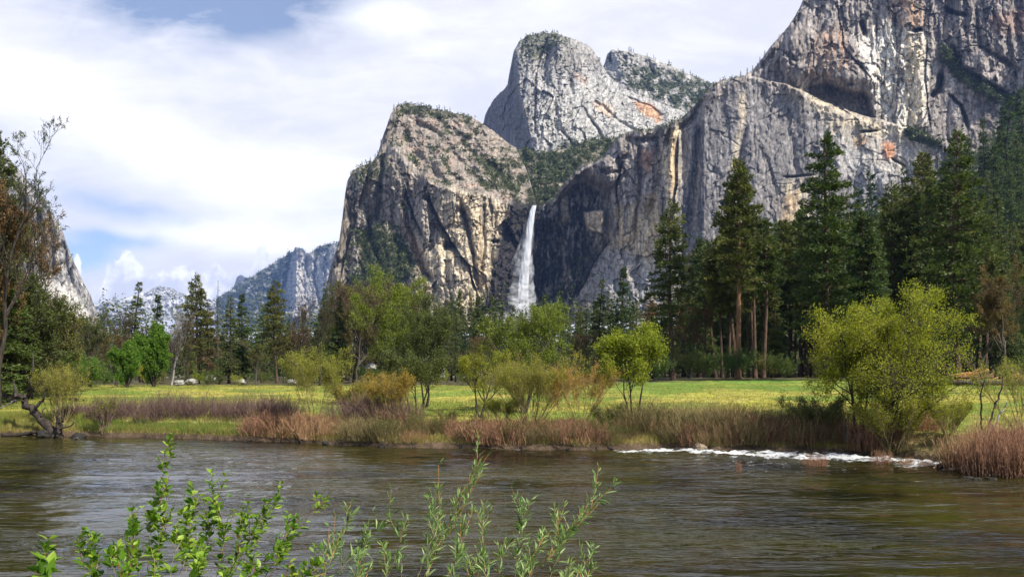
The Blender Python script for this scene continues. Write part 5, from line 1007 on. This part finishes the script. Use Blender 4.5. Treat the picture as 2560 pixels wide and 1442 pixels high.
# log piles at the right edge of the meadow
def pile(px, py, D, w_, h_, n_, label):
    X, Y = at(px, D); z = grnd(X, Y); e = tag(empty('log_pile', (X, Y, z)), label, 'log pile'); rg_ = np.random.default_rng(px)
    for i_ in range(n_):
        B = Buf(); l = rg_.uniform(1.6, 3.6); a = rg_.normal(0, .5); b = rg_.uniform(-.1, .5); c = np.array([rg_.uniform(-w_, w_) * .8, rg_.uniform(-.8, .8), rg_.uniform(.1, h_)])
        d = np.array([math.cos(a), math.sin(a) * .6, b]) * l / 2; r_ = rg_.uniform(.07, .17); q = np.linspace(-1, 1, 6)[:, None]
        P = c + d * q + rg_.normal(0, .03, (6, 3)); tubes(B, P[None], np.full((1, 6), r_), 7); B.F.setdefault(7, []).extend([np.arange(7)[None], np.arange(35, 42)[None]])
        B.obj('log', M['orange' if rg_.random() < .65 else 'barkp'], e)
pile(2432, 930, 100, 2.6, 1.5, 26, 'heap of orange cut logs behind the right meadow, left of the other heap')
pile(2548, 918, 96, 2.4, 1.3, 24, 'heap of orange cut logs cut by the right edge of the view')
# boulders
def rock(name, px, py, D, sx, sz, col, label, seed, group=None):
    n1, n2 = 22, 32; th = np.linspace(0, math.pi, n1)[:, None]; ph = np.linspace(0, 2 * math.pi, n2, endpoint=False)[None]
    d = np.stack([np.sin(th) * np.cos(ph), np.sin(th) * np.sin(ph), np.cos(th) + 0 * ph], -1)
    r_ = 1 + .35 * fbm(d[..., 0] * 1.3 + seed, d[..., 2] * 1.6 + d[..., 1], seed, 3) + .1 * fbm(d[..., 0] * 5 + seed, d[..., 2] * 5 + d[..., 1] * 4, seed, 2)
    f1, f2, c1, c2, ox, oy = voro(d[..., 0] * 1.7 + d[..., 1] * 1.1 + seed * 3.3, d[..., 2] * 1.9 - d[..., 1], seed); r_ = r_ * (.85 + .3 * c1 + .25 * (c2 - .5) * ox)
    V = d * r_[..., None] * np.array([sx, sx * .8, sz]); i = np.arange(n1 * n2).reshape(n1, n2); j = np.roll(i, -1, 1)
    o = mesh_obj(name, V.reshape(-1, 3), [np.stack([i[:-1], j[:-1], j[1:], i[1:]], -1).reshape(-1, 4)], col, attrs={'rc': np.tile(V3(.27, .26, .24), (n1 * n2, 1)), 'var': np.full(n1 * n2, .5)})
    o.location = W3(px, py, D); tag(o, label, 'rock', group)
mr = rock_mat('boulder', sc_m=.12); mrd = rock_mat('boulder_dark', (.10, .095, .09), .1)
rock('boulder', 524, 948, 134, .95, .8, mr, 'largest white boulder among the trees at the left forest edge', 1)
rock('boulder', 928, 917, 128, .9, .6, mr, 'white boulder behind the low pale willow', 2)
rock('boulder', 1102, 932, 120, .7, 1.0, mr, 'rounded white boulder seen through the gap beside the dark stems', 3)
rock('boulder', 448, 957, 122, .8, .5, mr, 'small white stone left of the largest white boulder', 4); rock('boulder', 478, 954, 124, .9, .5, mr, 'small white stone between the tiny stone and the largest boulder', 5)
rock('boulder', 600, 955, 130, .9, .5, mr, 'small pale stone right of the largest white boulder', 6); rock('boulder', 730, 955, 126, 1.0, .5, mr, 'small pale stone by the fallen wood at the forest edge', 7)
rock('boulder', 112, 1086, 45.9, .45, .30, mrd, 'black wet boulder under the leaning trunk', 8); rock('boulder', 196, 1093, 45.4, .4, .26, mrd, 'dark mossy rock at the water edge left of the purple thicket', 9)
rock('boulder', 1748, 1118, 37.3, .32, .22, rock_mat('boulder_tan', (.75, .62, .45), .1), 'tan rock at the water edge above the rapids', 10)
for i_, (px, py) in enumerate([(2420, 1194), (2440, 1197), (2478, 1196), (2520, 1192), (2545, 1190)]): rock('stone', px, py + 1, CZ * F / (py - HY), .22, .07, mrd, 'one of the flat black stones breaking the water under the red clump', 20 + i_, 'flat black stones under the red clump')
for i_ in range(16):
    px = 690 + i_ * 56 + rnd.uniform(-20, 20); D = 40.
    for _ in range(6): D = float(bank((px - CX) / F * D)) - rnd.uniform(-.1, .35) * .5
    rock('stone', px, HY + CZ * F / D - 1, D, rnd.uniform(.12, .28), rnd.uniform(.07, .15), mrd, 'one of the dark wet stones scattered along the water edge of the middle bank', 40 + i_, 'wet stones along the middle bank')
# ---- grass
gb = Buf(); rg = np.random.default_rng(9)
def blades(n_, px0, px1, t0, t1, h, wd, var0, var1, pw=1.0, lean=.35):
    px = rg.uniform(px0, px1, n_); t_ = t0 + (t1 - t0) * rg.random(n_) ** pw; D = np.full(n_, 41.)
    for _ in range(5): D = bank((px - CX) / F * D) + t_
    X = (px - CX) / F * D; z = ground(X, D); keep = z > -.25; X, D, z = X[keep], D[keep], z[keep]; m = len(X)
    cl = np.clip(fbm(X / 1.2, D / 1.2, 55, 3) + .5, 0, 1)
    b = np.stack([X, D, z - .03], 1); d = rg.normal(0, lean, (m, 3)); d[:, 2] = 1
    hh = h * rg.uniform(.5, 1.2, m) * (.5 + cl); w2 = wd * rg.uniform(.7, 1.3, m) * D / 42
    s = np.stack([np.ones(m), rg.normal(0, .3, m), 0 * hh], 1)
    V = np.stack([b - s * w2[:, None], b + s * w2[:, None], b + unit(d) * hh[:, None]], 1).reshape(-1, 3)
    gb.add(V, [np.arange(m * 3).reshape(m, 3)], np.repeat(np.clip(var0 + (var1 - var0) * rg.random(m) + .35 * (cl - .5), 0, 1), 3))
blades(26000, -20, 2600, .0, 3.0, .34, .012, .0, .55)
blades(16000, -20, 2600, -.05, .8, .34, .012, .0, .35)
blades(12000, 190, 640, .1, 1.5, .30, .012, .65, 1.0)
blades(8000, -20, 230, .3, 6, .30, .012, .2, .9)
blades(30000, -20, 2600, 2.5, 28, .26, .016, .3, .75, .8)
blades(34000, -20, 2600, 20, 88, .17, .017, .35, .6, .9)
blades(9000, 2300, 2600, .2, 5, .4, .012, .1, .5)
tag(gb.obj('grass', M['grass']), 'meadow grass, straw and fresh blades on the far bank', 'grass', None, 'stuff')
# ---------------------------------------------------------------- sprays of leaves close to the viewer
def leafshape(B, c, D, N, ln, wd, rng, curl=.25):
    """pointed leaves with a midrib fold and a curved tip"""
    n_ = len(c); D = unit(D); S = unit(np.cross(D, N)); N = np.cross(S, D); ln = ln[:, None]; wd = wd[:, None]; cu = (curl * rng.uniform(-.2, 1.2, n_))[:, None] * ln
    prof = [(0, 0), (.18, .34), (.42, .5), (.70, .36), (1.0, 0)]
    rows = []
    for s_, w_ in prof:
        mid = c + D * ln * s_ - N * cu * s_ * s_
        rows.append((mid + S * wd * w_ + N * wd * w_ * .35, mid, mid - S * wd * w_ + N * wd * w_ * .35))
    V = np.stack([v for r_ in rows for v in r_], 1); k = V.shape[1]; i = (np.arange(n_) * k)[:, None]
    f = []
    for r_ in range(4):
        for a in (0, 1): f.append(i + np.array([r_ * 3 + a, r_ * 3 + a + 1, r_ * 3 + 3 + a + 1, r_ * 3 + 3 + a]))
    B.add(V.reshape(-1, 3), [np.concatenate(f)], np.repeat(rng.random(n_), k))
def spray(parent, o3, base, tip, D0, D1, kind, seed, twigs=4, ln=.05, start=.25, bow=.05, n_nodes=26):
    rng = np.random.default_rng(seed); k = 16; q = np.linspace(0, 1, k)
    a = np.array(W3(base[0], base[1], D0)); b = np.array(W3(tip[0], tip[1], D1)); gz = grnd(a[0], a[1])
    L = np.linalg.norm(b - a); P = a + (b - a) * q[:, None]; side = np.array([rng.normal(0, bow), rng.normal(0, bow), 0]); P += side * L * np.sin(q * math.pi)[:, None] + np.cumsum(rng.normal(0, .004, (k, 3)), 0)
    root = np.array([a[0] + (a[0] - b[0]) * .25, a[1] - .05, gz - .05]); q2 = np.linspace(0, 1, 8)[:-1, None]
    P = np.concatenate([root + (P[0] - root) * q2, P]); kk = len(P); r0 = .0015 + .0009 * L
    Rr = r0 * (1 - .78 * np.linspace(0, 1, kk)); wd = Buf(); tubes(wd, (P - o3)[None], Rr[None], 6)
    lines = [(P[7:], 1.0)]
    if twigs:
        Q, Qr = grow((P[7:] - o3)[None], Rr[None, 7:], twigs + 2, .26 if kind == 'broad' else .34, 32, rng, start, .45, 7, .05)
        tubes(wd, Q, np.maximum(Qr, .0012), 5); lines += [(x + o3, .75) for x in Q]
    st = wd.obj('stem', M['stemr' if rng.random() < .5 else 'twig'] if kind == 'broad' else M['orange' if seed % 3 == 0 else 'twig'], parent, smooth=True)
    fo = Buf()
    for ln_, sc_l in lines:
        seg = np.linalg.norm(np.diff(ln_, axis=0), axis=1).sum(); nn = max(int(seg / (.016 if kind == 'broad' else .014)), 5); s0 = start if sc_l == 1 else .12
        s_ = np.sort(rng.uniform(s0, 1, nn)); s_[-1] = 1; f = s_ * (len(ln_) - 1.001); i = f.astype(int); fr = (f - i)[:, None]
        for rep in range(2):
            c = ln_[i] * (1 - fr) + ln_[i + 1] * fr; T = unit(ln_[i + 1] - ln_[i]); r = unit(rng.normal(size=c.shape)); per = unit(r - (r * T).sum(1, keepdims=True) * T)
            young = .7 + .35 * np.sin(np.clip(s_, 0, 1) * 2.6)
            if kind == 'broad': d = per * .9 + T * rng.uniform(.2, 1.0, (nn, 1)) + np.array([0, 0, .12]); l = ln * sc_l * rng.uniform(.55, 1.25, nn) * young; w_ = l * rng.uniform(.42, .6, nn)
            else: d = per * .55 + T * rng.uniform(.4, 1.2, (nn, 1)); l = ln * sc_l * rng.uniform(.6, 1.3, nn) * young; w_ = l * rng.uniform(.13, .2, nn)
            up = rng.normal(0, .45, c.shape); up[:, 2] += 1
            leafshape(fo, c + per * .003 - o3, d, up, l, w_, rng, .3 if kind == 'broad' else .4)
    fo.obj('leaves', M['fresh' if kind == 'broad' else 'narrow'], st, smooth=False)
def shrub(name, label, kind, stems, seed, ln):
    o3 = np.array(W3(stems[0][0], 1442, stems[0][4] * 1.32)); o3[2] = grnd(o3[0], o3[1]); e = tag(empty(name, o3.tolist()), label, 'shrub')
    for k, (bx, tx, ty, tw, D) in enumerate(stems): spray(e, o3, (bx, 1475), (tx, ty + 28), D * 1.32, D * 1.32 + .12, kind, seed + k, tw, ln, .22 if ty < 1300 else .05)
shrub('sapling', 'single sprig of broad pale leaves at the bottom left corner', 'broad', [(135, 118, 1352, 1, 1.9)], 200, .058)
shrub('leafy_shrub', 'small leafy clump with two nodding tips left of the tall shrub', 'broad', [(240, 205, 1322, 3, 2.1), (262, 245, 1330, 3, 2.1), (290, 275, 1345, 2, 2.0)], 210, .038)
shrub('leafy_shrub', 'tall bright green broad leaved shrub in the left foreground, its tip the highest', 'broad',
      [(370, 412, 1128, 4, 2.35), (385, 405, 1190, 4, 2.3), (330, 335, 1290, 3, 2.2), (350, 352, 1262, 3, 2.3), (460, 488, 1192, 4, 2.35), (480, 552, 1155, 4, 2.4), (440, 455, 1262, 3, 2.2), (520, 560, 1262, 4, 2.3), (560, 605, 1258, 3, 2.3), (420, 425, 1330, 3, 2.1), (500, 520, 1330, 3, 2.1), (380, 372, 1340, 3, 2.1), (310, 300, 1370, 3, 2.0), (470, 470, 1350, 4, 2.0), (540, 585, 1350, 3, 2.0)], 220, .038)
shrub('leafy_shrub', 'slanting leafy stems right of the tall bright shrub, leaning to the right', 'broad',
      [(590, 698, 1230, 4, 2.3), (640, 770, 1232, 4, 2.3), (560, 660, 1268, 3, 2.2), (660, 745, 1290, 3, 2.2), (620, 700, 1330, 3, 2.1), (740, 800, 1345, 2, 2.1), (690, 760, 1400, 2, 2.0), (600, 640, 1370, 3, 2.0)], 250, .035)
shrub('willow_shrub', 'wispy narrow leaved stems between the bright shrub and the golden stemmed willow', 'narrow', [(760, 868, 1240, 3, 2.3), (820, 985, 1255, 3, 2.3), (880, 905, 1330, 2, 2.2), (790, 835, 1330, 2, 2.2)], 270, .045)
shrub('willow_shrub', 'golden stemmed willow with slender leaves reaching highest in the centre foreground', 'narrow',
      [(1050, 1200, 1112, 4, 2.4), (1040, 1078, 1222, 4, 2.3), (1000, 1010, 1290, 3, 2.2), (1100, 1155, 1252, 3, 2.3), (960, 965, 1335, 3, 2.1), (1060, 1065, 1320, 3, 2.1), (900, 900, 1375, 3, 2.0), (1120, 1130, 1370, 3, 2.0)], 279, .045)
shrub('willow_shrub', 'willow with one long dark stem slanting far to the right over the water', 'narrow',
      [(1290, 1548, 1165, 5, 2.4), (1200, 1218, 1250, 4, 2.3), (1280, 1322, 1250, 4, 2.3), (1180, 1170, 1350, 3, 2.1), (1250, 1262, 1330, 3, 2.1), (1360, 1385, 1262, 2, 2.3), (1330, 1350, 1345, 3, 2.1), (1430, 1492, 1362, 2, 2.2), (1400, 1440, 1385, 3, 2.1), (1460, 1478, 1400, 2, 2.1), (1310, 1290, 1395, 3, 2.0), (1220, 1215, 1400, 3, 2.0)], 300, .045)
# ---------------------------------------------------------------- air
hb = bpy.data.materials.new('haze_air'); hb.use_nodes = True; t = hb.node_tree; t.nodes.clear(); n = NT(t)
t.links.new(n.n('ShaderNodeVolumePrincipled', {'Color': (.30, .50, 1.0), 'Density': 3.2e-5, 'Anisotropy': 0.0}).outputs[0], n.n('ShaderNodeOutputMaterial').inputs['Volume'])
x0, x1, y0, y1, z0, z1 = -11500, 11500, -60, 11700, -8, 2400
V = np.array([(x, y, z) for x in (x0, x1) for y in (y0, y1) for z in (z0, z1)]); Q = np.array([[0, 1, 3, 2], [4, 6, 7, 5], [0, 4, 5, 1], [2, 3, 7, 6], [0, 2, 6, 4], [1, 5, 7, 3]])
hz = tag(mesh_obj('haze', V, [Q], hb), 'thin bluish air over the valley', 'haze', None, 'stuff')
